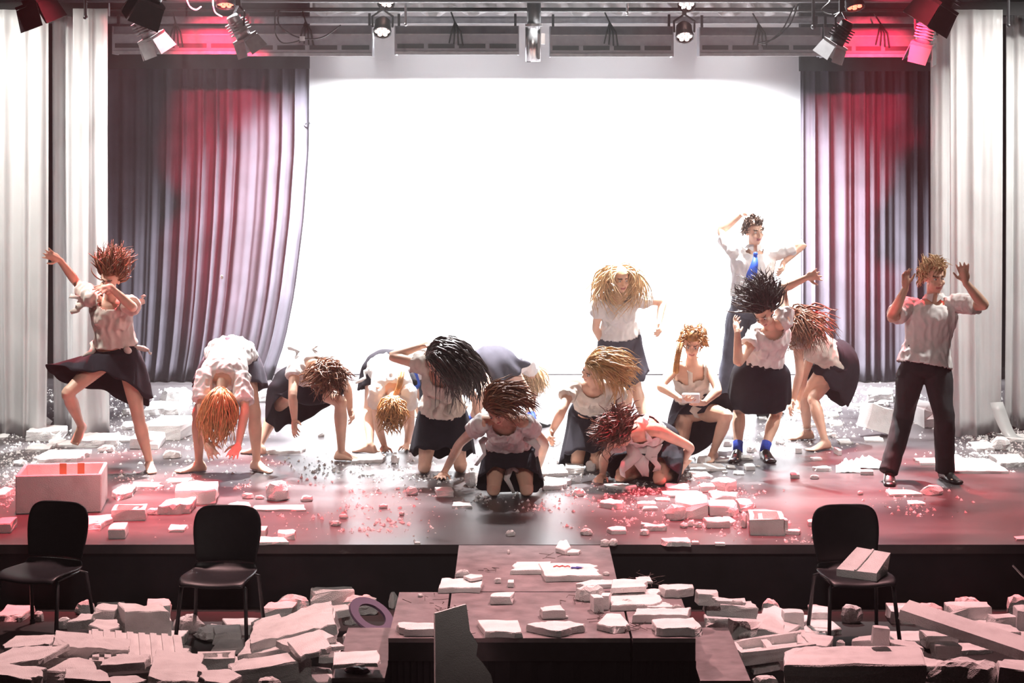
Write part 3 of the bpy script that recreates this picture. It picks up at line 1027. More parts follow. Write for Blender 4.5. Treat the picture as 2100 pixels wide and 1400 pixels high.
def make_person(d):
    B = solve(d)
    s = B.s
    tab = TORSO_M if B.male else TORSO_F
    low = min([l[2].z for l in B.leg] + [l[1].z for l in B.leg] + [0.06])
    base = Vector((B.pel.x, B.pel.y, 0.0))
    t = thing('person', d['label'], 'person', base)
    skin = d.get('skin', SKIN)
    # ---- body
    mb = MB()
    mb.loft([torso_ring(B, q, rw, rd) for q, rw, rd in tab])
    if not B.male:
        for sg in (-1, 1):
            c = spine(B, .66) + B.lat * sg * .068 * s + B.fwd * .068 * s
            mb.ball(c, .055 * s, 10, 8)
    x, lk, hu = B.hf
    hc = B.hc
    E = lambda p, r: mb.ball(hc + x * p[0] * s + lk * p[1] * s + hu * p[2] * s, (x * r[0] * s, lk * r[1] * s, hu * r[2] * s), 14, 10)
    E((0, -.012, .026), (.073, .092, .086)); E((0, .026, -.042), (.057, .062, .072)); E((0, .060, -.090), (.024, .022, .020))
    E((0, .094, -.012), (.0105, .016, .026)); E((0, .104, -.027), (.013, .013, .010)); E((0, .074, .026), (.048, .018, .012))
    for sg in (-1, 1):
        E((sg * .036, .062, -.030), (.022, .022, .020)); E((sg * .073, -.006, -.008), (.010, .018, .030))
    E((0, .084, -.055), (.021, .011, .006)); E((0, .082, -.066), (.018, .011, .006))
    nk = .052 if B.male else .044
    mb.tube([B.neck - B.up * .04 * s, B.neck + (hc - B.neck) * .3, hc - hu * .06 * s - lk * .012 * s], [nk * 1.35 * s, nk * s, nk * s], 14)
    fat = d.get('fat', 1.0) * (1.08 if B.male else 1.0)
    for k in (0, 1):
        S, El, W, tip = B.arm[k]
        ins = S + (spine(B, .88) - S) * .35
        pts, rr = cr([(ins, .050 * s), (S, .054 * s), (S + (El - S) * .45, .045 * s * fat), (El, .036 * s), (El + (W - El) * .28, .039 * s * fat), (W, .0245 * s), (W + (tip - W).normalized() * .02, .024 * s)], 4)
        mb.tube(pts, rr, 12)
        nrm = d['arms'][k].get('n')
        if nrm is None:
            nrm = (0, 0, -1) if 'g' in d['arms'][k] else (0, -1, 0)
        inward = (B.pel + B.neck) / 2 - W
        if 'th' in d['arms'][k]: inward = Vector(d['arms'][k]['th'])
        hand(mb, W, tip, nrm, inward, s * d.get('hs', 1.0), d['arms'][k].get('curl', .22), d['arms'][k].get('spread', .2))
        Hp, K, A, T, kind = B.leg[k]
        fK = B.fwd
        pts, rr = cr([(Hp + (B.pel - Hp) * .3 + Vector((0, 0, .02)), .085 * s), (Hp + (K - Hp) * .12, .090 * s * fat), (Hp + (K - Hp) * .5, .074 * s * fat), (K + (Hp - K) * .12, .055 * s), (K, .054 * s), (K + (A - K) * .12, .050 * s), (K + (A - K) * .32, .056 * s * fat), (K + (A - K) * .62, .043 * s), (A + (K - A) * .10, .033 * s), (A, .034 * s)], 3)
        mb.tube(pts, rr, 14)
        side = (1 if k == 1 else -1) * -B.face
        f_, u_, l_ = foot_frame(B.leg[k])
        inn = (B.pel - A)
        side = 1 if l_.dot(Vector((inn.x, inn.y, 0))) > 0 else -1
        if not d.get('shoes'):
            foot(mb, B.leg[k], s, side)
        else:
            foot(mb, B.leg[k], s * .93, side)
    me = remesh(mb, .0076, base, 2)
    # lips and brows by place on the head
    n = len(me.polygons)
    ce = np.empty(n * 3); me.polygons.foreach_get('center', ce); ce = ce.reshape(-1, 3) + np.array(base) - np.array(hc)
    lx = ce @ np.array(x) / s; ly = ce @ np.array(lk) / s; lz = ce @ np.array(hu) / s
    mi = np.zeros(n, dtype=np.int32)
    mi[(np.abs(lx) < .024) & (ly > .07) & (np.abs(lz + .061) < .0105)] = 1
    mi[(np.abs(np.abs(lx) - .032) < .019) & (ly > .06) & (np.abs(lz - .026) < .005)] = 2
    body = link('body', me, [skin, LIP, BROW], t, True)
    me.polygons.foreach_set('material_index', mi)
    for sg in (-1, 1):
        c = hc + x * sg * .030 * s + lk * .0735 * s + hu * .004 * s
        e = MB(); e.ball(c, (x * .0125 * s, lk * .0135 * s, hu * .0075 * s), 10, 8); eo = e.build('eye', EYEW, body, base, True)
        e = MB(); e.ball(c + lk * .0085 * s, (x * .0058 * s, lk * .0062 * s, hu * .0058 * s), 8, 6); e.build('iris', EYEI, body, base, True)
    # ---- clothes
    cl = d.get('top', {})
    if cl:
        mb = MB()
        t0 = cl.get('hem', .18); t1 = .95; g = cl.get('ease', .018)
        prof = []
        for q, rw, rd in tab:
            prof.append((q, rw, rd))
        qs = [t0 + (t1 - t0) * i / 14 for i in range(15)]
        rings = []
        for q in qs:
            rw = np.interp(q, [p[0] for p in prof], [p[1] for p in prof]); rd = np.interp(q, [p[0] for p in prof], [p[2] for p in prof])
            fl = g + cl.get('blouse', .01) * max(0, 1 - abs(q - t0 - .12) / .25) + cl.get('flare', 0) * max(0, 1 - (q - t0) / .2)
            if q > .85: fl = g * .9
            rings.append(torso_ring(B, q, rw, rd, 20, fl))
        mb.loft(rings)
        if not B.male:
            for sg in (-1, 1):
                mb.ball(spine(B, .66) + B.lat * sg * .066 * s + B.fwd * .07 * s, (.060 * s + g * .5), 10, 8)
        if cl.get('sleeve', .5) > 0:
            for k in (0, 1):
                S, El, W, tip = B.arm[k]
                ins = S + (spine(B, .85) - S) * .4
                L = cl['sleeve'] if 'sleeve' in cl else .5
                if L <= 1:
                    P4 = [ins, S, S + (El - S) * L * .6, S + (El - S) * L]
                    mb.tube(P4, [.062 * s, .064 * s + g * .3, .060 * s + g * .5, .062 * s + g * .6], 12, round_ends=False)
                else:
                    P4 = [ins, S, S + (El - S) * .6, El, El + (W - El) * (L - 1)]
                    mb.tube(P4, [.062 * s, .066 * s, .056 * s, .05 * s, .042 * s], 12, round_ends=False)
        elif cl.get('straps'):
            for sg in (-1, 1):
                mb.tube([spine(B, .8) + B.lat * sg * .07 * s + B.fwd * .10 * s, spine(B, .97) + B.lat * sg * .075 * s + B.fwd * .05 * s, spine(B, .95) + B.lat * sg * .075 * s - B.fwd * .05 * s, spine(B, .8) + B.lat * sg * .07 * s - B.fwd * .09 * s], .011, 6)
        if B.male or cl.get('collar'):
            pass
        me = remesh(mb, .0095, base, 2)
        wrinkle(me, cl.get('amp', .008) * 1.3, cl.get('freq', 13) * 1.25, d['Y'] + d['pel'][0])
        nk0 = B.neck + B.fwd * cl.get('vneck', .03) * s - base
        r0 = cl.get('open', .085) * s
        hemc = spine(B, t0) - base
        hu_ = (spine(B, t0 + .05) - spine(B, t0)).normalized()
        top_t = cl.get('top_t')
        tc_ = (spine(B, top_t) - base) if top_t else None
        def bad(c):
            if (c - nk0).length < r0: return True
            if (c - hemc).dot(hu_) < .006: return True
            if tc_ is not None and (c - tc_).dot(B.up) > 0.0 and abs((c - tc_).dot(B.lat)) > 0: 
                # strapped tops leave the upper chest bare except for the straps
                q = abs((c - tc_).dot(B.lat)) / s
                return not (0.055 < q < 0.095)
            return False
        cut_faces(me, bad)
        ob = link('shirt', me, cl.get('m', SHIRT), t, True)
        sd = ob.modifiers.new('thickness', 'SOLIDIFY'); sd.thickness = .004
        if cl.get('collar'):
            mc = MB()
            for sg in (-1, 1):
                c0 = B.neck + B.up * .02 * s
                vs = []
                for (a, h) in ((0.2, 0), (.8, 0), (1.6, 0), (2.4, 0), (3.1, 0)):
                    p = c0 + (B.fwd * math.cos(a) + B.lat * sg * math.sin(a)) * .066 * s + B.fwd * .008
                    vs.append(p + B.up * .035 * s); vs.append(p + (B.fwd * math.cos(a) + B.lat * sg * math.sin(a)) * .022 * s - B.up * (.03 if a < .5 else .0) * s)
                nn = len(vs)
                vs2 = [v + B.fwd * .003 for v in vs]
                fs = []
                for i in range(0, nn - 2, 2):
                    fs.append((i, i + 1, i + 3, i + 2)); fs.append((nn + i, nn + i + 2, nn + i + 3, nn + i + 1))
                    fs.append((i, i + 2, nn + i + 2, nn + i)); fs.append((i + 1, nn + i + 1, nn + i + 3, i + 3))
                mc.add(vs + vs2, fs)
            mc.build('collar', cl.get('m', SHIRT), ob, base)
        # knots and torn strips of the blouse
        rs = random.Random(int(d['pel'][0]))
        for (tt, ll, ff, dirv, L, wd) in cl.get('rags', ()):
            p = spine(B, tt) + B.lat * ll * s + B.fwd * ff * s
            dv = Vector(dirv).normalized()
            mr = MB()
            sdv = dv.cross(Vector((0, -1, .2))).normalized()
            rows = []
            for i in range(6):
                q = i / 5
                pp = p + dv * L * q + Vector((.022 * math.sin(q * 8 + ll * 20), .02 * math.sin(q * 6 + ff * 9), -.10 * L * q * q))
                hw_ = wd * .75 * (1 - .6 * q) * (1 + .4 * rs.uniform(-1, 1))
                nn = dv.cross(sdv).normalized() * .0035
                rows.append([pp - sdv * hw_ + nn, pp + nn * 2.5, pp + sdv * hw_ + nn, pp + sdv * hw_ - nn, pp - nn * .5, pp - sdv * hw_ - nn])
            mr.loft(rows)
            mr.build('torn_strip', cl.get('m', SHIRT), ob, base, True)
        if cl.get('knot'):
            tt, ll, ff = cl['knot']
            p = spine(B, tt) + B.lat * ll * s + B.fwd * ff * s
            mr = MB(); mr.ball(p, (B.lat * .035, B.fwd * .025, B.up * .03), 10, 6); mr.build('knot', cl.get('m', SHIRT), ob, base, True)
    sk = d.get('skirt')
    if sk:
        f = sk.get('len', .6); m = sk.get('m', SKIRT)
        n = 56; rings = []
        W0 = spine(B, sk.get('waist', .3))
        hems = []
        for k in (0, 1):
            Hp, K, A = B.leg[k][:3]
            hems.append(Hp + (K - Hp) * f if f <= 1 else K + (A - K) * (f - 1))
        Hc = (hems[0] + hems[1]) / 2 + Vector(sk.get('off', (0, 0, 0)))
        hl = hems[1] - hems[0]
        hd = hl.length / 2
        hl = hl.normalized() if hd > .04 else B.hax
        if hl.dot(B.hax) < 0: hl = -hl
        R = 12
        q0_ = .42; mid1 = (spine(B, -.03) - W0 * (1 - q0_) ** 2 - Hc * q0_ ** 2) / (2 * q0_ * (1 - q0_))
        rs = random.Random(int(d['pel'][0] * 7))
        ph = [rs.uniform(0, 6.28) for _ in range(4)]
        axis0 = (mid1 - W0).normalized()
        for i in range(R + 1):
            q = i / R
            c = W0 * (1 - q) ** 2 + mid1 * (2 * q * (1 - q)) + Hc * q * q
            tg = ((mid1 - W0) * (2 * (1 - q)) + (Hc - mid1) * (2 * q)).normalized()
            l = (B.hax * (1 - q) + hl * q); l = (l - tg * l.dot(tg)).normalized()
            v = tg.cross(l).normalized()
            rw = np.interp(q, [0, .35, .65, 1], [.146 * s, .205 * s, (.205 * s + (hd + .09 * s + sk.get('flare', .03))) / 2, hd + .105 * s + sk.get('flare', .03)])
            rd = np.interp(q, [0, .35, .65, 1], [.116 * s, .160 * s, .162 * s, .130 * s + sk.get('flare', .03) * .8]) + sk.get('deep', 0) * q
            rw += sk.get('puff', 0) * math.sin(q * PI) ** .8; rd += sk.get('puff', 0) * .8 * math.sin(q * PI) ** .8
            ring = []
            for j in range(n):
                a = 2 * PI * j / n
                pl = 1 + (q ** 1.3) * sk.get('pleat', .05) * (math.sin(a * 9 + ph[0] + q) + .6 * math.sin(a * 5 + ph[1]))
                p = c + l * (rw * pl * math.cos(a)) + v * (rd * pl * math.sin(a))
                if i == R: p = p + tg * (.012 * math.sin(a * 7 + ph[2]) + .01 * math.sin(a * 13 + ph[3]) + sk.get('rag', 0) * math.sin(a * 4 + ph[1]))
                for (dirv, amt, pwr) in sk.get('fling', ()):
                    dv = Vector(dirv).normalized()
                    rel = (l * math.cos(a) + v * math.sin(a)).dot(dv)
                    p = p + dv * amt * max(0, rel) ** pwr * q * q
                p.z = max(p.z, .012)
                ring.append(p)
            rings.append(ring)
        ms = MB(); ms.loft(rings, caps=False)
        ob = ms.build('skirt', m, t, base, True)
        sb = ob.modifiers.new('sub', 'SUBSURF'); sb.levels = 1; sb.render_levels = 1
        sd = ob.modifiers.new('thickness', 'SOLIDIFY'); sd.thickness = .005
        wb = MB(); wb.loft([[p + (p - W0).normalized() * .004 for p in torso_like] for torso_like in (rings[0], rings[1])], caps=False)
        wo = wb.build('waistband', m, ob, base, True); wo.modifiers.new('t', 'SOLIDIFY').thickness = .004
    tr = d.get('trousers')
    if tr:
        mb = MB()
        tq = [(-.19, .10, .09), (-.12, .165, .12), (0, .175, .132), (.14, .168, .124), (.26, .158, .118)]
        mb.loft([torso_ring(B, q, rw, rd) for q, rw, rd in tq])
        for k in (0, 1):
            Hp, K, A, T, kind = B.leg[k]
            pts, rr = cr([(Hp + (B.pel - Hp) * .3, .098 * s), (Hp + (K - Hp) * .14, .108 * s), (Hp + (K - Hp) * .55, .092 * s), (K, .078 * s), (K + (A - K) * .4, .074 * s), (A + (K - A) * .12, .070 * s), (A + (K - A) * -.02, .074 * s)], 3)
            mb.tube(pts, rr, 14, round_ends=False)
        me = remesh(mb, .0105, base, 2)
        wrinkle(me, .007, 9, d['Y'])
        link('trousers', me, tr, t, True)
        bb = MB(); bb.loft([torso_ring(B, q, .160, .119, 24, .004) for q in (.20, .26)], caps=False)
        bo = bb.build('belt', SHOE, t, base, True); bo.modifiers.new('t', 'SOLIDIFY').thickness = .006
    if d.get('shoes'):
        for k in (0, 1):
            mb = MB(); foot(mb, B.leg[k], s, 1, True)
            me = remesh(mb, .007, base, 2)
            so = link('shoe', me, SHOE, t, True)
            A = B.leg[k][2]; K = B.leg[k][1]
            f_, u_, l_ = foot_frame(B.leg[k])
            ms = MB(); ms.loft([[A + f_ * ((.075 + .14 * math.cos(2 * PI * i / 18)) * s) + l_ * (.046 * s * math.sin(2 * PI * i / 18)) + u_ * zz for i in range(18)] for zz in (-.078 * s, -.066 * s)])
            ms.build('sole', M_DARKM, so, base)
            if d.get('socks'):
                ms = MB(); ms.tube([A + u_ * -.02, A + (K - A) * .08, A + (K - A) * .2], [.042 * s, .040 * s, .043 * s], 14, round_ends=False)
                ms.build('sock', SOCK, t, base, True)
    if d.get('tie'):
        pts = [PX(*p) for p in d['tie']]
        mb = MB(); rows = []
        P_, R_ = cr([(p, w_) for p, w_ in zip(pts, (.016, .028, .040, .046, .01))], 4)
        for p, w_ in zip(P_, R_):
            rows.append([p + B.lat * w_ + B.fwd * .004, p - B.lat * w_ + B.fwd * .004, p - B.lat * w_ - B.fwd * .004, p + B.lat * w_ - B.fwd * .004])
        mb.loft(rows); to = mb.build('tie', TIE, t, base, True)
        mb = MB(); mb.ball(pts[0] + B.up * .015, (B.lat * .022, B.fwd * .018, B.up * .022), 8, 6); mb.build('tie_knot', TIE, to, base, True)
    hr = d.get('hair')
    if hr:
        rs = random.Random(int(d['head'][0] * 13 + d['head'][1]))
        m = HAIRM[hr.get('c', 'brown')]
        mb = MB()
        cc = hc + hu * .026 * s - lk * .012 * s
        # cap
        nu, nv = 22, 14
        ax = (x * .082 * s, lk * .102 * s, hu * .097 * s)
        V = []; ok = []
        for j in range(nv + 1):
            th = -PI / 2 + PI * j / nv
            for i in range(nu):
                ph = 2 * PI * i / nu
                lx_, ly_, lz_ = math.cos(th) * math.cos(ph), math.cos(th) * math.sin(ph), math.sin(th)
                face = (ly_ > .28 and lz_ < .42) or lz_ < -.72 or (ly_ > .05 and lz_ < -.35)
                k = 1 + .04 * math.sin(ph * 9 + j)
                V.append(cc + (ax[0] * lx_ + ax[1] * ly_ + ax[2] * lz_) * (k if not face else .80)); ok.append(not face)
        FS = []
        for j in range(nv):
            for i in range(nu):
                q = (j * nu + i, j * nu + (i + 1) % nu, (j + 1) * nu + (i + 1) % nu, (j + 1) * nu + i)
                if sum(ok[a] for a in q) >= 3: FS.append(q)
        mb.add(V, FS)
        L = hr.get('len', .25); N = int(hr.get('n', 150) * 2.1)
        for q in range(N):
            for _ in range(30):
                th = math.asin(rs.uniform(-.6, 1)); ph = rs.uniform(0, 2 * PI)
                lx_, ly_, lz_ = math.cos(th) * math.cos(ph), math.cos(th) * math.sin(ph), math.sin(th)
                if not ((ly_ > .30 and lz_ < .45) or (ly_ > .05 and lz_ < -.2) or (hr.get('part') and ly_ > .12 and abs(lx_) < .5)): break
            nrm = (x * lx_ + lk * ly_ + hu * lz_).normalized()
            p0 = cc + ax[0] * lx_ + ax[1] * ly_ + ax[2] * lz_
            fl = hr['flow'][rs.randrange(len(hr['flow']))]
            f1 = Vector(fl[0]).normalized(); f2 = Vector(fl[1]).normalized()
            jit = hr.get('jit', .18)
            if hr.get('part'):
                sx_ = 1 if lx_ > 0 else -1
                f1 = (x * sx_ * .6 + f1 * .4 - hu * .35).normalized(); f2 = (f2 + x * sx_ * .06).normalized()
            f1 = (f1 + Vector((rs.gauss(0, jit), rs.gauss(0, jit), rs.gauss(0, jit)))).normalized()
            f2 = (f2 + Vector((rs.gauss(0, jit), rs.gauss(0, jit), rs.gauss(0, jit)))).normalized()
            ll = L * rs.uniform(.55, 1.1)
            wv = hr.get('wave', .006); wph = rs.uniform(0, 6.28)
            pts = []
            for i in range(8):
                q_ = i / 7
                d1 = (nrm * .55 + f1 * .75).normalized()
                p = p0 + (d1 * (q_ * (1 - q_) * 1.2) + f2 * (q_ * q_)) * ll
                # keep strands outside the skull
                e = p - cc
                r_ = math.sqrt((e.dot(x) / .082) ** 2 + (e.dot(lk) / .102) ** 2 + (e.dot(hu) / .097) ** 2) / s
                if r_ < 1.03: p = cc + e * (1.03 / max(r_, .1))
                p = p + x * wv * math.sin(q_ * 11 + wph) * q_ + hu * wv * math.cos(q_ * 9 + wph) * q_
                p.z = max(p.z, .01)
                pts.append(p)
            w0 = hr.get('w', .011) * .62 * rs.uniform(.5, 1.3)
            mb.tube(pts, [w0 * .8, w0, w0, w0 * .95, w0 * .85, w0 * .7, w0 * .45, w0 * .12], 4, flat=.45, round_ends=False)
        ho = mb.build('hair', m, t, base, True)
        for br in hr.get('braids', ()):
            P_, R_ = cr([(PX(*p), .022) for p in br], 6)
            bb = MB()
            for i in range(len(P_) - 1):
                dv = (P_[i + 1] - P_[i]); sd_ = dv.orthogonal().normalized()
                for sg in (-1, 1):
                    bb.ball(P_[i] + Vector((1, 0, 0)) * sg * .009, (Vector((.017, 0, .006 * sg)), Vector((0, .016, 0)), Vector((0, 0, .019))), 8, 6)
            bb.build('braid', m, ho, base, True)
    if d.get('anklet'):
        A = B.leg[d['anklet'] - 1][2]; K = B.leg[d['anklet'] - 1][1]
        mb = MB(); p = A + (K - A) * .14; u_ = (K - A).normalized(); l_ = u_.orthogonal().normalized(); v_ = u_.cross(l_)
        mb.tube([p + (l_ * math.cos(a) + v_ * math.sin(a)) * .041 * s for a in [2 * PI * i / 16 for i in range(17)]], .005, 5); mb.build('anklet', SHIRTC, t, base)
    return t, B


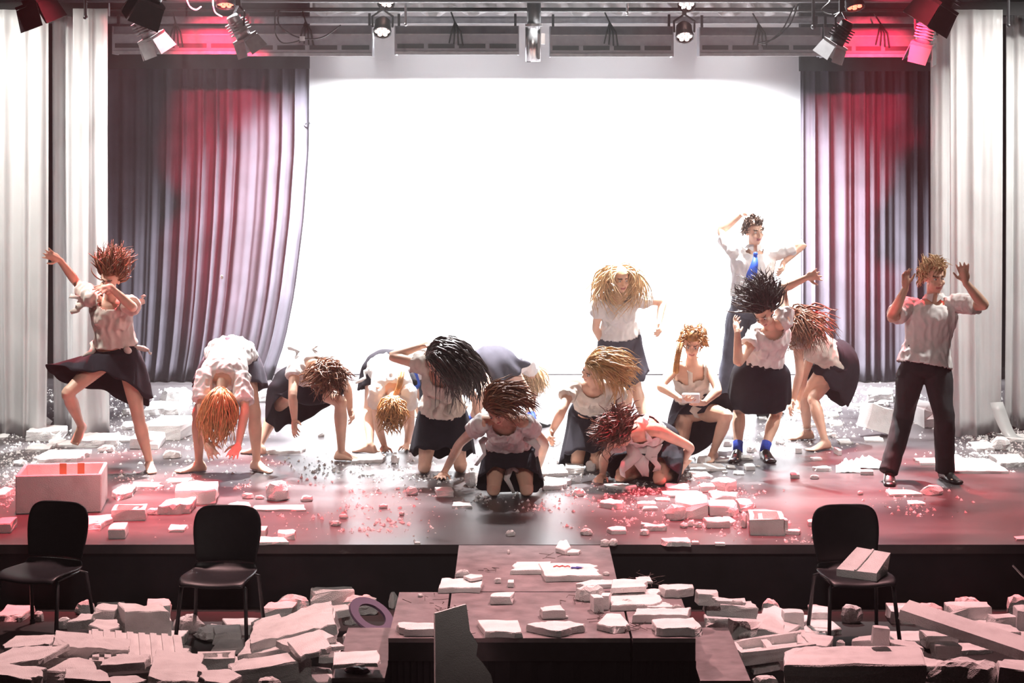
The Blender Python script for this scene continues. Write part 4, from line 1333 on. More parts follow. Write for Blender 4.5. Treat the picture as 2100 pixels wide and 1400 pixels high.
UP, DN, CAMD = (0, 0, 1), (0, 0, -1), (0, -1, 0)
PEOPLE = [
 dict(label='dancer in a torn cream blouse leaping on one leg, arm flung up', Y=14.95, s=.98, pel=(238, 728), neck=(226, 612, -1), head=(226, 572, -1), look=(-.25, -.95, -.3),
      sh=((186, 606, 1), (264, 618, -1)), hax=(.95, .2, .05),
      arms=(dict(el=(158, 580, 1), wr=(122, 533, -1), tip=(86, 514, -1), n=(0, -1, .3), curl=.12, spread=.22), dict(el=(272, 630, -1), wr=(225, 588, -1), tip=(196, 596, -1), n=(0, .8, -.6), curl=.2)),
      legs=(dict(kn=(139, 806, -1), ank=(166, 872, 1), toe=(149, 898, -1)), dict(kn=(284, 858, -1), ank=(306, 946, 'g'), toe=(313, 968))),
      top=dict(m=SHIRTC, hem=.16, sleeve=.55, amp=.013, freq=11, ease=.024, vneck=.04, open=.095, rags=((.9, -.2, .03, (-1, 0, .5), .13, .05), (.9, .2, -.03, (.7, 0, .8), .14, .045), (.22, .17, .02, (1, 0, -.3), .16, .03), (.85, -.22, 0, (-.8, -.3, -.5), .12, .05), (.2, -.14, .06, (-.6, -.2, -.6), .14, .04)), knot=(.2, .12, .11)),
      skirt=dict(len=.58, waist=.22, flare=.05, pleat=.07, rag=.02, fling=(((-1, 0, .12), .16, 3),)),
      hair=dict(c='auburn', len=.19, n=170, jit=.28, flow=(((-.2, .1, 1), (.1, .2, 1)), ((.4, .2, .9), (.5, .2, .8)), ((-.5, 0, .8), (-.3, .3, .9))))),
 dict(label='dancer folded forward with blond hair hanging and both hands near the floor', Y=15.0, s=.99, pel=(474, 728), neck=(455, 782, -1), head=(452, 818, -1), look=(0, .4, -.9), arch=.06,
      sh=((420, 762, -1), (495, 770, -1)),
      arms=(dict(el=(413, 838, -1), wr=(424, 912, 1), tip=(442, 942, -1), n=(0, .9, -.3), curl=.15), dict(el=(502, 842, -1), wr=(489, 912, 1), tip=(473, 940, -1), n=(0, .9, -.3), curl=.15)),
      legs=(dict(kn=(407, 848, -1), ank=(408, 948, 'g'), toe=(380, 964)), dict(kn=(522, 846, -1), ank=(526, 946, 'g'), toe=(548, 964))),
      top=dict(m=SHIRT, hem=.0, sleeve=.75, ease=.03, amp=.012, blouse=.0, flare=.02, vneck=.0, open=.075, rags=((.75, -.05, .12, (0, -.2, -1), .2, .07), (.7, .06, .12, (.2, -.2, -1), .17, .06))),
      skirt=dict(m=SKIRTG, len=.5, waist=.2, flare=.04, pleat=.05),
      hair=dict(c='blond', len=.30, n=150, jit=.14, flow=(((0, -.2, -1), (0, 0, -1)), ((-.2, 0, -1), (-.15, 0, -1))))),
 dict(label='dancer lunging wide with curly brown head bowed and one arm dangling', Y=15.45, s=.99, pel=(628, 786), neck=(648, 752, -1), head=(668, 768, -1), look=(.5, -.1, -.85), arch=.05, hax=(1, .0, 0),
      sh=((606, 752, -1), (690, 756, -1)),
      arms=(dict(el=(600, 812, -1), wr=(604, 862, 1), tip=(603, 896, -1), n=(.6, .6, 0), curl=.3), dict(el=(712, 796, 1), wr=(718, 842, 1), tip=(727, 870, -1), n=(-.8, -.5, 0), curl=.45)),
      legs=(dict(kn=(566, 838, -1), ank=(532, 914, 'g'), toe=(516, 926)), dict(kn=(698, 824, -1), ank=(700, 926, 'g'), toe=(738, 941))),
      top=dict(m=SHIRT, hem=.25, sleeve=.35, ease=.018, amp=.010, vneck=0, open=.08, rags=((.8, -.12, -.08, (-.6, .2, .8), .14, .035), (.85, .0, -.1, (0, .3, 1), .10, .03))),
      skirt=dict(len=.60, waist=.30, flare=.03, deep=.07, puff=.035, pleat=.05, rag=.02),
      hair=dict(c='auburn', len=.17, n=190, jit=.4, wave=.016, w=.012, flow=(((.3, -.4, -.6), (.2, -.2, -1)), ((-.5, -.2, -.5), (-.6, 0, -.8)), ((.6, 0, .3), (.6, -.3, -.3))))),
 dict(label='dancer bent onto both hands with a red-blond braid, beside the long-haired kneeler', Y=15.85, s=.97, pel=(795, 752), neck=(805, 802, -1), head=(806, 835, -1), look=(0, .3, -.95), arch=.06,
      sh=((772, 806, -1), (840, 808, -1)),
      arms=(dict(el=(774, 868, -1), g=(789, 916), tip=(783, 934), n=DN, curl=.06), dict(el=(842, 868, -1), g=(834, 912), tip=(836, 934), n=DN, curl=.06)),
      legs=(dict(kn=(757, 838, -1), ank=(759, 912, 'g'), toe=(750, 924)), dict(kn=(836, 836, -1), ank=(838, 896, 'g'), toe=(842, 906))),
      top=dict(m=SHIRT, hem=.1, sleeve=.4, ease=.022, amp=.010, vneck=0, open=.075, rags=((.25, -.17, 0, (-.6, -.3, -.6), .14, .03),)),
      skirt=dict(len=.4, waist=.2, flare=.03),
      hair=dict(c='gold', len=.14, n=150, jit=.25, wave=.012, flow=(((0, -.5, -.8), (0, -.2, -1)), ((.5, -.3, -.5), (.2, 0, -1)), ((-.5, -.3, -.5), (-.2, 0, -1))), braids=(((812, 810, 15.32), (819, 793, 15.3), (822, 776, 15.32), (824, 764, 15.36)),))),
 dict(label='boy in white shirt and blue tie bent over behind the long-haired kneeler', Y=17.0, s=1.0, male=True, pel=(872, 752), neck=(862, 738, -1), head=(884, 748, -1), look=(.6, -.4, -.8), arch=.03, shoes=True,
      sh=((838, 744, -1), (900, 748, -1)),
      arms=(dict(el=(848, 790, 1), wr=(856, 838, 1), tip=(858, 862, -1)), dict(el=(905, 800, 1), wr=(900, 842, 1), tip=(898, 862, -1))),
      legs=(dict(kn=(876, 806, -1), ank=(874, 858, 'g'), toe=(874, 868)), dict(kn=(918, 806, -1), ank=(926, 858, 'g'), toe=(930, 868))),
      top=dict(m=SHIRT, hem=.1, sleeve=.6, ease=.022, collar=True, vneck=0, open=.07), trousers=TROUG,
      tie=((846, 742, 16.42), (847, 756, 16.40), (849, 772, 16.40), (852, 788, 16.41), (853, 798, 16.42)),
      hair=dict(c='brown', len=.06, n=110, flow=(((0, -.3, .5), (0, -.6, 0)),))),
 dict(label='dancer with long dark hair kneeling upright, bent arm over her head', Y=14.85, s=.98, pel=(908, 848), neck=(906, 760, -1), head=(896, 738, -1), look=(-.2, -.75, -.75), arch=.03,
      sh=((869, 742, -1), (950, 776, -1)),
      arms=(dict(el=(803, 731, 1), wr=(866, 709, -1), tip=(890, 704, -1), n=(0, 0, -1), curl=.35), dict(el=(975, 820, 1), wr=(983, 862, 1), tip=(990, 890, 1))),
      legs=(dict(kneel=(870, 958)), dict(kneel=(944, 956))),
      top=dict(m=SHIRTC, hem=.12, sleeve=.3, ease=.02, amp=.014, freq=12, flare=.015, vneck=.05, open=.10, rags=((.55, -.05, .12, (-.2, -.3, -1), .16, .05), (.5, .06, .12, (.3, -.3, -1), .12, .04))),
      skirt=dict(len=.72, waist=.16, flare=.03, pleat=.03),
      hair=dict(c='dark', len=.46, n=210, jit=.14, wave=.016, w=.013, flow=(((.9, -.2, .1), (.75, -.1, -.75)), ((.9, -.1, .3), (.8, 0, -.6)), ((.8, -.3, -.1), (.6, -.1, -.9)), ((.6, .1, .2), (.45, 0, -1))))),
 dict(label='dancer turned away behind the kneelers, grey skirt flung upward', Y=17.1, s=.97, pel=(1018, 742), neck=(1058, 742, 1), head=(1082, 760, 1), look=(.3, .8, -.5), arch=.03, hax=(.9, -.4, 0), skin=SKIN, shoes=True, socks=True,
      sh=((1040, 752, 1), (1090, 748, 1)),
      arms=(dict(el=(1050, 800, 1), wr=(1052, 840, -1), tip=(1052, 862, -1)), dict(el=(1094, 790, 1), wr=(1092, 838, 1), tip=(1092, 860, -1))),
      legs=(dict(kn=(992, 806, -1), ank=(966, 864, 'g'), toe=(952, 876)), dict(kn=(1078, 802, -1), ank=(1092, 862, 'g'), toe=(1104, 872))),
      top=dict(m=SHIRT, hem=.2, sleeve=.4, ease=.02, vneck=0, open=.07),
      skirt=dict(m=SKIRTG, len=.35, waist=.25, flare=.03, pleat=.09, fling=(((-.9, 0, .5), .16, 1.5), ((.8, -.1, -.35), .10, 2))),
      hair=dict(c='light', len=.2, n=110, flow=(((.3, .2, -1), (.2, .2, -1)),))),
 dict(label='dancer on her knees nearest the catwalk, arms propped wide, shirt knotted in front', Y=14.1, s=.98, pel=(1045, 922), neck=(1034, 858, -1), head=(1018, 838, -1), look=(-.15, -.8, -.6), arch=.05,
      sh=((982, 868, -1), (1076, 868, -1)),
      arms=(dict(el=(944, 908, 1), g=(910, 970), tip=(893, 990), n=DN, curl=.05, spread=.3), dict(el=(1116, 908, 1), g=(1103, 964), tip=(1110, 984), n=DN, curl=.1)),
      legs=(dict(kneel=(1012, 1004)), dict(kneel=(1080, 1004))),
      top=dict(m=SHIRT, hem=.15, sleeve=.35, ease=.02, amp=.012, vneck=.05, open=.10, knot=(.2, .0, .13), rags=((.2, 0, .14, (.1, -.3, -1), .24, .035), (.2, .02, .14, (.5, -.3, -.8), .14, .03), (.6, .17, .05, (.6, -.2, -1), .17, .045), (.5, -.16, .05, (-.3, -.2, -1), .2, .04))),
      skirt=dict(len=.8, waist=.22, flare=.03, pleat=.04),
      hair=dict(c='auburn', len=.26, n=190, jit=.22, wave=.012, flow=(((.6, .2, .6), (.95, .2, .15)), ((.7, .1, .3), (.9, .1, -.35)), ((.3, .3, .8), (.95, .2, 0))))),
 dict(label='standing dancer upstage with blond hair across her face, one elbow bent out', Y=16.6, s=.99, pel=(1272, 700), neck=(1266, 606, -1), head=(1272, 572, -1), look=(.25, -.9, .1),
      sh=((1232, 616, -1), (1304, 612, -1)),
      arms=(dict(el=(1222, 672, 1), wr=(1240, 712, 1), tip=(1246, 740, -1)), dict(el=(1358, 620, 1), wr=(1351, 668, -1), tip=(1354, 690, -1), n=(-1, 0, 0), curl=.6)),
      legs=(dict(kn=(1286, 790, -1), ank=(1284, 866, 'g'), toe=(1280, 884)), dict(kn=(1304, 790, -1), ank=(1324, 872, 'g'), toe=(1332, 888))),
      top=dict(m=SHIRT, hem=.15, sleeve=.5, ease=.02, amp=.013, freq=12, flare=.01, vneck=.02, open=.08, rags=((.6, -.1, .1, (-.2, -.2, -1), .12, .03),)),
      skirt=dict(m=SKIRTG, len=.84, waist=.25, flare=.035, pleat=.03, fling=(((-1, .1, .1), .08, 2),)),
      hair=dict(c='light', part=True, len=.36, n=170, jit=.16, wave=.012, flow=(((-.6, -.4, .1), (-.4, -.2, -1)), ((.5, -.5, .2), (.25, -.2, -1)), ((-.9, -.1, .2), (-.5, 0, -1)), ((.9, -.1, .2), (.4, 0, -1))))),
 dict(label='kneeling dancer with blond hair blown sideways, looking down at her outstretched hand', Y=15.1, s=.98, pel=(1216, 850), neck=(1216, 784, -1), head=(1217, 757, -1), look=(-.85, -.6, -.3), arch=.02,
      sh=((1172, 792, -1), (1268, 792, -1)),
      arms=(dict(el=(1152, 844, -1), wr=(1130, 888, 1), tip=(1125, 912, -1), n=(1, 0, 0), curl=.5), dict(el=(1277, 838, 1), wr=(1268, 890, 1), tip=(1262, 916, 1))),
      legs=(dict(kneel=(1184, 948)), dict(kneel=(1222, 952))),
      top=dict(m=SHIRTC, hem=.3, sleeve=.45, ease=.02, amp=.011, vneck=.04, open=.095),
      skirt=dict(len=.97, waist=.36, flare=.035, pleat=.06),
      hair=dict(c='blond', len=.28, n=200, jit=.14, wave=.008, flow=(((.7, -.1, .35), (1, -.1, -.1)), ((.8, -.2, .1), (.9, -.1, -.45)), ((.6, -.2, .4), (1, -.1, -.25)), ((.5, -.3, -.2), (.45, -.2, -.9))))),
 dict(label='crouching dancer in front with tousled brown hair and torn white top', Y=14.62, s=.98, pel=(1345, 908), neck=(1306, 880, -1), head=(1272, 888, -1), look=(-.5, -.4, -.8), arch=.06, hax=(.9, .3, 0),
      sh=((1268, 898, -1), (1346, 886, -1)),
      arms=(dict(el=(1239, 938, -1), g=(1236, 974), tip=(1222, 988), n=DN, curl=.35), dict(el=(1414, 916, 1), g=(1394, 960), tip=(1374, 984), n=DN, curl=.2)),
      legs=(dict(kneel=(1272, 976), yaw=.75), dict(kneel=(1352, 982), yaw=.5)),
      top=dict(m=SHIRT, hem=.3, sleeve=0, straps=True, top_t=.82, ease=.014, amp=.010, open=.05, rags=((.75, -.06, .12, (-.5, -.2, -.9), .24, .085), (.66, .0, .13, (-.1, -.2, -1), .21, .10), (.66, .06, .13, (.15, -.2, -1), .18, .08), (.75, -.1, .1, (-1, -.2, -.3), .16, .07))),
      skirt=dict(len=.85, waist=.32, flare=.05, pleat=.05),
      hair=dict(c='brown', len=.18, n=190, jit=.35, wave=.014, flow=(((-.7, -.2, .3), (-.9, -.1, .1)), ((-.3, -.5, .4), (-.6, -.4, -.3)), ((-.1, -.3, .8), (.4, -.2, .6)), ((-.5, -.5, -.4), (-.5, -.2, -.8))))),
 dict(label='kneeling dancer in a strappy white top clutching broken foam at her waist', Y=15.5, s=.98, pel=(1424, 836), neck=(1418, 744, -1), head=(1420, 704, -1), look=(-.15, -.85, -.5),
      sh=((1382, 752, -1), (1450, 744, 1)),
      arms=(dict(el=(1355, 792, -1), wr=(1396, 818, -1), tip=(1420, 824, -1), n=(.2, .6, .8), curl=.4), dict(el=(1472, 800, -1), wr=(1444, 826, -1), tip=(1420, 826, -1), n=(-.2, .6, .8), curl=.4)),
      legs=(dict(kneel=(1396, 926)), dict(kn=(1490, 852, -1), ank=(1463, 926, 'g'), toe=(1454, 944))),
      top=dict(m=SHIRTC, hem=.22, sleeve=0, straps=True, top_t=.76, ease=.014, amp=.010, open=.05, rags=((.3, 0, .12, (-.2, -.3, -1), .12, .06),)),
      skirt=dict(len=.6, waist=.3, flare=.03, deep=.05, pleat=.05),
      hair=dict(c='gold', part=True, len=.09, n=170, jit=.3, wave=.01, flow=(((.3, 0, .8), (.4, .2, .5)), ((-.4, 0, .6), (-.3, 0, -.6)), ((.5, 0, .3), (.5, 0, -.5))), braids=(((1396, 706, 15.1), (1392, 722, 15.06), (1388, 744, 15.04), (1386, 764, 15.02)),))),
 dict(label='young man upstage in white shirt and blue tie, elbows spread beside his head', Y=17.5, s=1.05, male=True, pel=(1538, 632), neck=(1546, 513, -1), head=(1547, 474, -1), look=(.35, -.93, .05), shoes=True,
      sh=((1510, 510, -1), (1590, 510, -1)),
      arms=(dict(el=(1478, 474, 1), wr=(1522, 438, -1), tip=(1548, 436, -1), n=(0, 0, -1), curl=.4), dict(el=(1648, 498, -1), wr=(1606, 540, -1), tip=(1600, 566, -1), n=(-1, 0, 0), curl=.5)),
      legs=(dict(kn=(1498, 730, -1), ank=(1480, 834, 'g'), toe=(1472, 848)), dict(kn=(1556, 734, -1), ank=(1566, 838, 'g'), toe=(1572, 850))),
      top=dict(m=SHIRT, hem=.18, sleeve=.7, ease=.028, amp=.010, collar=True, vneck=.02, open=.07), trousers=TROUG,
      tie=((1549, 524, 17.16), (1548, 536, 17.12), (1545, 550, 17.11), (1540, 566, 17.12), (1536, 578, 17.12)),
      hair=dict(c='brown', len=.07, n=120, jit=.25, flow=(((0, 0, 1), (.3, -.4, .4)), ((-.4, .2, .4), (-.2, .3, -.6))))),
 dict(label='dancer in black ballooning skirt, blue socks and black shoes, hair and arm tossed up', Y=15.3, s=1.0, pel=(1562, 762), neck=(1584, 668, -1), head=(1566, 640, -1), look=(-.35, -.75, -.6), shoes=True, socks=True,
      sh=((1544, 690, -1), (1606, 654, -1)),
      arms=(dict(el=(1514, 744, -1), wr=(1512, 680, -1), tip=(1506, 648, 1), n=(.7, -.7, 0), curl=.3), dict(el=(1606, 592, 1), wr=(1654, 569, -1), tip=(1688, 560, -1), n=(0, -1, 0), curl=.1, spread=.3)),
      legs=(dict(kn=(1516, 842, -1), ank=(1513, 922, 'g'), toe=(1499, 948)), dict(kn=(1592, 846, -1), ank=(1568, 922, 'g'), toe=(1592, 950))),
      top=dict(m=SHIRT, hem=.2, sleeve=.3, ease=.022, amp=.012, vneck=.04, open=.09, blouse=.015),
      skirt=dict(len=.72, waist=.26, flare=.015, puff=.03, pleat=.04),
      hair=dict(c='dark', len=.24, n=190, jit=.28, wave=.012, flow=(((-.5, 0, .8), (-.7, .1, .75)), ((-.1, 0, 1), (-.2, .1, 1)), ((-.8, -.2, .3), (-.9, 0, .35)), ((.3, .1, .9), (.2, .2, .9))))),
 dict(label='dancer with long curly hair stooping beside the right grey curtain', Y=16.15, s=.98, pel=(1712, 738), neck=(1652, 690, -1), head=(1632, 668, -1), look=(-.8, -.5, -.4), arch=.02, hax=(.45, .85, 0), anklet=1, face=1,
      sh=((1632, 700, -1), (1668, 706, 1)),
      arms=(dict(el=(1640, 764, -1), wr=(1626, 822, -1), tip=(1617, 852, -1), n=(.9, .2, 0), curl=.3), dict(el=(1650, 768, 1), wr=(1636, 824, 1), tip=(1630, 850, -1))),
      legs=(dict(kn=(1650, 812, -1), ank=(1656, 884, 'g'), toe=(1622, 898)), dict(kn=(1668, 818, -1), ank=(1692, 904, 'g'), toe=(1652, 922))),
      top=dict(m=SHIRTC, hem=.02, sleeve=.3, ease=.02, amp=.008, vneck=.02, open=.075),
      skirt=dict(len=.6, waist=.22, flare=.05, deep=.03, puff=.02, pleat=.06, fling=(((1, 0, -.5), .14, 3),)),
      hair=dict(c='auburn', len=.30, n=230, jit=.3, wave=.025, w=.012, flow=(((-.1, -.3, .2), (.2, -.3, -.9)), ((.3, -.4, .1), (.6, -.2, -.7)), ((-.4, -.3, 0), (-.3, -.2, -1)), ((.5, -.1, .2), (.9, -.1, -.4))))),
 dict(label='blond young man in white shirt and black trousers, both palms raised, rightmost performer', Y=14.5, s=1.03, male=True, pel=(1896, 748), neck=(1914, 616, -1), head=(1916, 568, -1), look=(.25, -.95, -.15), shoes=True,
      sh=((1864, 622, -1), (1962, 616, -1)),
      arms=(dict(el=(1828, 652, -1), wr=(1857, 590, -1), tip=(1857, 546, -1), n=(.5, -.8, 0), curl=.2), dict(el=(2018, 626, -1), wr=(1980, 578, -1), tip=(1972, 533, -1), n=(-.2, -1, 0), curl=.08, spread=.2)),
      legs=(dict(kn=(1852, 858, -1), ank=(1823, 966, 'g'), toe=(1826, 996)), dict(kn=(1936, 862, -1), ank=(1938, 962, 'g'), toe=(1984, 994))),
      top=dict(m=SHIRT, hem=-.02, sleeve=.72, ease=.026, amp=.010, flare=.02, collar=True, vneck=.03, open=.07), trousers=TROU,
      hair=dict(c='light', len=.085, n=160, jit=.3, w=.010, flow=(((-.3, 0, 1), (-.5, -.2, .8)), ((0, -.2, .8), (.3, -.5, .3)), ((-.4, .2, .3), (-.3, .1, -.6))))),
]
BODIES = []
for d_ in PEOPLE:
    BODIES.append(make_person(d_))

# ------------------------------------------------------------------ chairs
def chair(px, py_top, Y, rz, label):
    """black moulded stacking chair; the front is local -Y, the origin on the hall floor"""
    x0 = xe(px, Y)
    t = thing('stacking_chair', label, 'chair', (x0, Y, HALL_Z), 'black stacking chairs along the stage front', rz)
    # shell: one moulded sheet, seat curving up into the back
    prof = [(a_, b_ * .912, c_) for a_, b_, c_ in [(-.235, .415, .195), (-.225, .438, .205), (-.17, .446, .215), (-.05, .438, .22), (.06, .432, .215), (.13, .445, .205), (.165, .50, .197), (.178, .56, .20), (.19, .64, .215), (.205, .73, .222), (.216, .80, .215), (.222, .845, .195), (.225, .868, .165), (.226, .878, .12)]]
    back = MB(); seat = MB()

    def sheet(mb, rows):
        n = 12; o = len(mb.v)
        for (yy, zz, hw), k in rows:
            for i in range(n + 1):
                u = i / n * 2 - 1
                curve = .035 * u * u
                if k < 6:
                    mb.v.append((hw * u, yy, zz + curve * (.7 if k < 5 else .3) - (.02 * abs(u) ** 6 if k < 2 else 0)))
                else:
                    mb.v.append((hw * u, yy - curve * 1.1, zz))
        for r in range(len(rows) - 1):
            for i in range(n):
                a = o + r * (n + 1) + i
                mb.f.append((a, a + 1, a + n + 2, a + n + 1))
    R = list(zip(prof, range(len(prof))))
    sheet(seat, R[:7]); sheet(back, R[6:])
    for mb, nm in ((seat, 'seat'), (back, 'backrest')):
        o = link(nm, mb.mesh(nm), M_CHAIR, t, True)
        sd = o.modifiers.new('thickness', 'SOLIDIFY'); sd.thickness = .014; sd.offset = 0
        sb = o.modifiers.new('sub', 'SUBSURF'); sb.levels = 1; sb.render_levels = 1
    for sx in (-1, 1):
        for sy in (-1, 1):
            mb = MB()
            mb.tube([(sx * .16, sy * .13, .388), (sx * .20, sy * .17, .37), (sx * .225, sy * .235, 0.0)], .0125, 8, round_ends=False)
            lg = link('leg', mb.mesh('leg'), M_DARKM, t, True)
            mb = MB(); mb.cyl((sx * .225, sy * .235, 0), (sx * .2235, sy * .232, .03), .017, n=10)
            link('rubber_foot', mb.mesh('rubber_foot'), M_CHAIR, lg)
    mb = MB()
    for sx in (-1, 1):
        mb.tube([(sx * .17, -.14, .383), (sx * .17, .14, .383)], .010, 6)
    mb.tube([(-.17, 0.0, .383), (.17, 0.0, .383)], .010, 6)
    link('under_frame', mb.mesh('under_frame'), M_DARKM, t, True)
    return t


chair(90, 1032, 11.62, -0.30, 'empty black moulded chair leftmost, in front of the big white box')
chair(452, 1044, 11.5, -0.10, 'empty black moulded chair second from left, among the foam heaps')
CH3 = chair(1750, 1040, 11.52, 0.12, 'black moulded chair on the right with a grooved foam piece on its seat')

# ------------------------------------------------------------------ broken foam
MESHES = {}


def pieces_mesh(kind, w, d, h, seed):
    """foam fragment, local frame: x across, y away from the viewer, z up, resting on z = 0"""
    rs = random.Random(seed)
    mb = MB()
    if kind in ('slab', 'sliver'):
        # broken board: irregular outline with one jagged side
        k = rs.uniform(-.18, .18)
        out = []
        c = [(-.5, -.5), (.5, -.5), (.5, .5), (-.5, .5)]
        c = [(x + k * y * 1.2 + rs.uniform(-.10, .10), y + rs.uniform(-.14, .14)) for x, y in c]
        if rs.random() < (.6 if w < .16 else .22):
            n_ = rs.choice((5, 5, 6)); a0 = rs.uniform(0, 6.28)
            an = sorted(a0 + 2 * PI * (q + rs.uniform(-.28, .28)) / n_ for q in range(n_))
            c = [(math.cos(q) * rs.uniform(.75, 1.1), math.sin(q) * rs.uniform(.75, 1.1)) for q in an]
        jag = rs.randrange(len(c))
        for i in range(len(c)):
            a = c[i]; b = c[(i + 1) % len(c)]
            out.append(a)
            m = 5 if i == jag else (1 if rs.random() < .6 else 2)
            for q in range(1, m + 1):
                t = q / (m + 1)
                j = .075 if i == jag else .02
                out.append((a[0] + (b[0] - a[0]) * t + rs.uniform(-j, j), a[1] + (b[1] - a[1]) * t + rs.uniform(-j, j)))
        xs = [p[0] for p in out]; ys = [p[1] for p in out]
        sx = w / (max(xs) - min(xs)); sy = d / (max(ys) - min(ys)); mx = (max(xs) + min(xs)) / 2; my = (max(ys) + min(ys)) / 2
        out = [((x - mx) * sx, (y - my) * sy) for x, y in out]
        n = len(out)
        bev = min(.006, h * .2)
        rings = []
        for z, g in ((0, 1.0), (h - bev, 1.0), (h, 1 - bev / max(w, .02))):
            rings.append([Vector((x * g + (rs.uniform(-.006, .006) if z == 0 else 0), y * g, z)) for x, y in out])
        mb.loft(rings)
    elif kind == 'chunk':
        n = 9; rings = []
        lv = [(0, .80), (.12, 1.0), (.45, 1.02), (.78, .85), (.97, .45)]
        ph = rs.uniform(0, 6)
        rad = [rs.uniform(.72, 1.08) for _ in range(n)]
        for z, g in lv:
            rings.append([Vector((w / 2 * g * rad[i] * rs.uniform(.88, 1.1) * math.cos(2 * PI * i / n + ph), d / 2 * g * rad[i] * rs.uniform(.88, 1.1) * math.sin(2 * PI * i / n + ph), h * min(1, max(0, z + (rs.uniform(-.10, .10) if z > 0 else 0))))) for i in range(n)])
        mb.loft(rings)
    elif kind == 'block':
        # squared block with one broken corner, a groove on top
        cut = rs.uniform(.12, .3)
        pts = [(-.5, -.5), (.5, -.5), (.5, .5 - cut), (.5 - cut * .4, .5 - cut * .55), (.5 - cut, .5), (-.5, .5)]
        if rs.random() < .5: pts = [(-x, y) for x, y in reversed(pts)]
        k = rs.uniform(-.2, .2)
        pts = [(x + k * y, y) for x, y in pts]
        xs = [p[0] for p in pts]; sx = w / (max(xs) - min(xs))
        e = min(.008, h * .1)
        rings = [[Vector((x * sx * g, y * d * g, z)) for x, y in pts] for z, g in ((0, .98), (e, 1), (h - e, 1), (h, .97))]
        mb.loft(rings)
    elif kind == 'tray':
        # moulded packing part: outer walls, recessed middle, cross rib
        tk = min(.03, w * .14, d * .2)
        o = [(-w / 2, -d / 2), (w / 2, -d / 2), (w / 2, d / 2), (-w / 2, d / 2)]
        i_ = [(-w / 2 + tk, -d / 2 + tk), (w / 2 - tk, -d / 2 + tk), (w / 2 - tk, d / 2 - tk), (-w / 2 + tk, d / 2 - tk)]
        fl = h * .35
        rings = [[Vector((x, y, 0)) for x, y in o], [Vector((x, y, h)) for x, y in o], [Vector((x, y, h)) for x, y in i_], [Vector((x, y, fl)) for x, y in i_]]
        mb.loft(rings)
        mb.box((w * rs.uniform(-.2, .2), 0, fl + (h - fl) * .4), (tk * .5, d / 2 - tk, (h - fl) * .4))
    elif kind == 'ribbed':
        mb.box((0, 0, h * .35), (w / 2, d / 2, h * .35))
        n = max(3, int(w / .06))
        for q in range(n):
            x = -w / 2 + w * (q + .5) / n
            mb.box((x, rs.uniform(-.02, .02) * d, h * .84), (w / n * .28, d * .46, h * .16))
    return mb


def roughen(me, w, h, seed, kind):
    """chipped, uneven faces on the larger fragments"""
    bm = bmesh.new(); bm.from_mesh(me)
    bmesh.ops.triangulate(bm, faces=[f for f in bm.faces if len(f.verts) > 4])
    for _ in range(2 if w > .3 else 1):
        bmesh.ops.subdivide_edges(bm, edges=[e for e in bm.edges if e.calc_length() > .03], cuts=1, use_grid_fill=True)
    a = min(.011, h * .16, w * .05)
    off = Vector((seed * .37, seed * .21, 0))
    for v in bm.verts:
        n_ = noise.noise_vector(v.co * 17 + off) * a + noise.noise_vector(v.co * 48 + off) * a * .6
        z0 = v.co.z
        v.co = v.co + n_
        if z0 < 1e-4: v.co.z = 0
        v.co.z = max(v.co.z, 0)
    # one bite out of an upper edge
    rs = random.Random(seed)
    if kind in ('slab', 'block') and rs.random() < .7:
        c = Vector((rs.choice((-.5, .5, .1)) * w, -.5 * rs.choice((1, 1, -1)) * max(abs(v.co.y) for v in bm.verts) * 2, h))
        R = min(w * .3, .07)
        for v in bm.verts:
            e = (v.co - c); L = e.length
            if L < R:
                v.co = v.co + (Vector((0, 0, h * .2)) - v.co) * (.35 * (1 - L / R))
                v.co.z = max(v.co.z, 0)
    bm.to_mesh(me); bm.free()


FOAM_N = [0]
FOAMS = []


def foam(kind, x0, x1, y0, y1, z=0.0, fr=None, rz=None, tilt=(0, 0), m=None, label=None, dmax=2.6, name=None):
    """fragment seen between columns x0, x1 and rows y0, y1, standing on height z"""
    FOAM_N[0] += 1
    Y = gy(y1, z)
    wd = (x1 - x0) * Y / F
    hp = (y1 - y0) * Y / F
    fr = fr if fr is not None else {'slab': .33, 'sliver': .5, 'block': .62, 'chunk': .82, 'tray': .62, 'ribbed': .6}[kind]
    h = max(.006, hp * fr)
    d = F * (CZ - z - h) / (y0 - HY) - Y
    d = min(max(d, .45 * wd, .03), dmax * wd + .05)
    sd = FOAM_N[0] * 31 + int(x0)
    mb = pieces_mesh(kind, wd, d, h, sd)
    me_ = mb.mesh('foam')
    if wd > .11 and kind != 'ribbed': roughen(me_, wd, h, sd, kind)
    ob = link(name or {'slab': 'foam_slab', 'sliver': 'foam_sliver', 'block': 'foam_block', 'chunk': 'foam_chunk', 'tray': 'foam_tray', 'ribbed': 'foam_rib_board'}[kind], me_, m or M_FOAM)
    rs = random.Random(sd)
    c = Vector(((x0 + x1) / 2 - CX, 0, 0)) * (Y + d / 2) / F
    ob.location = (c.x, Y + d / 2, z + .0005)
    ob.rotation_euler = (math.radians(tilt[0]), math.radians(tilt[1]), math.radians(rz if rz is not None else rs.uniform(-6, 6)))
    ob['px'] = ((x0 + x1) / 2, (y0 + y1) / 2)
    FOAMS.append((ob, kind, wd, z, (x0 + x1) / 2, (y0 + y1) / 2, label))
    return ob


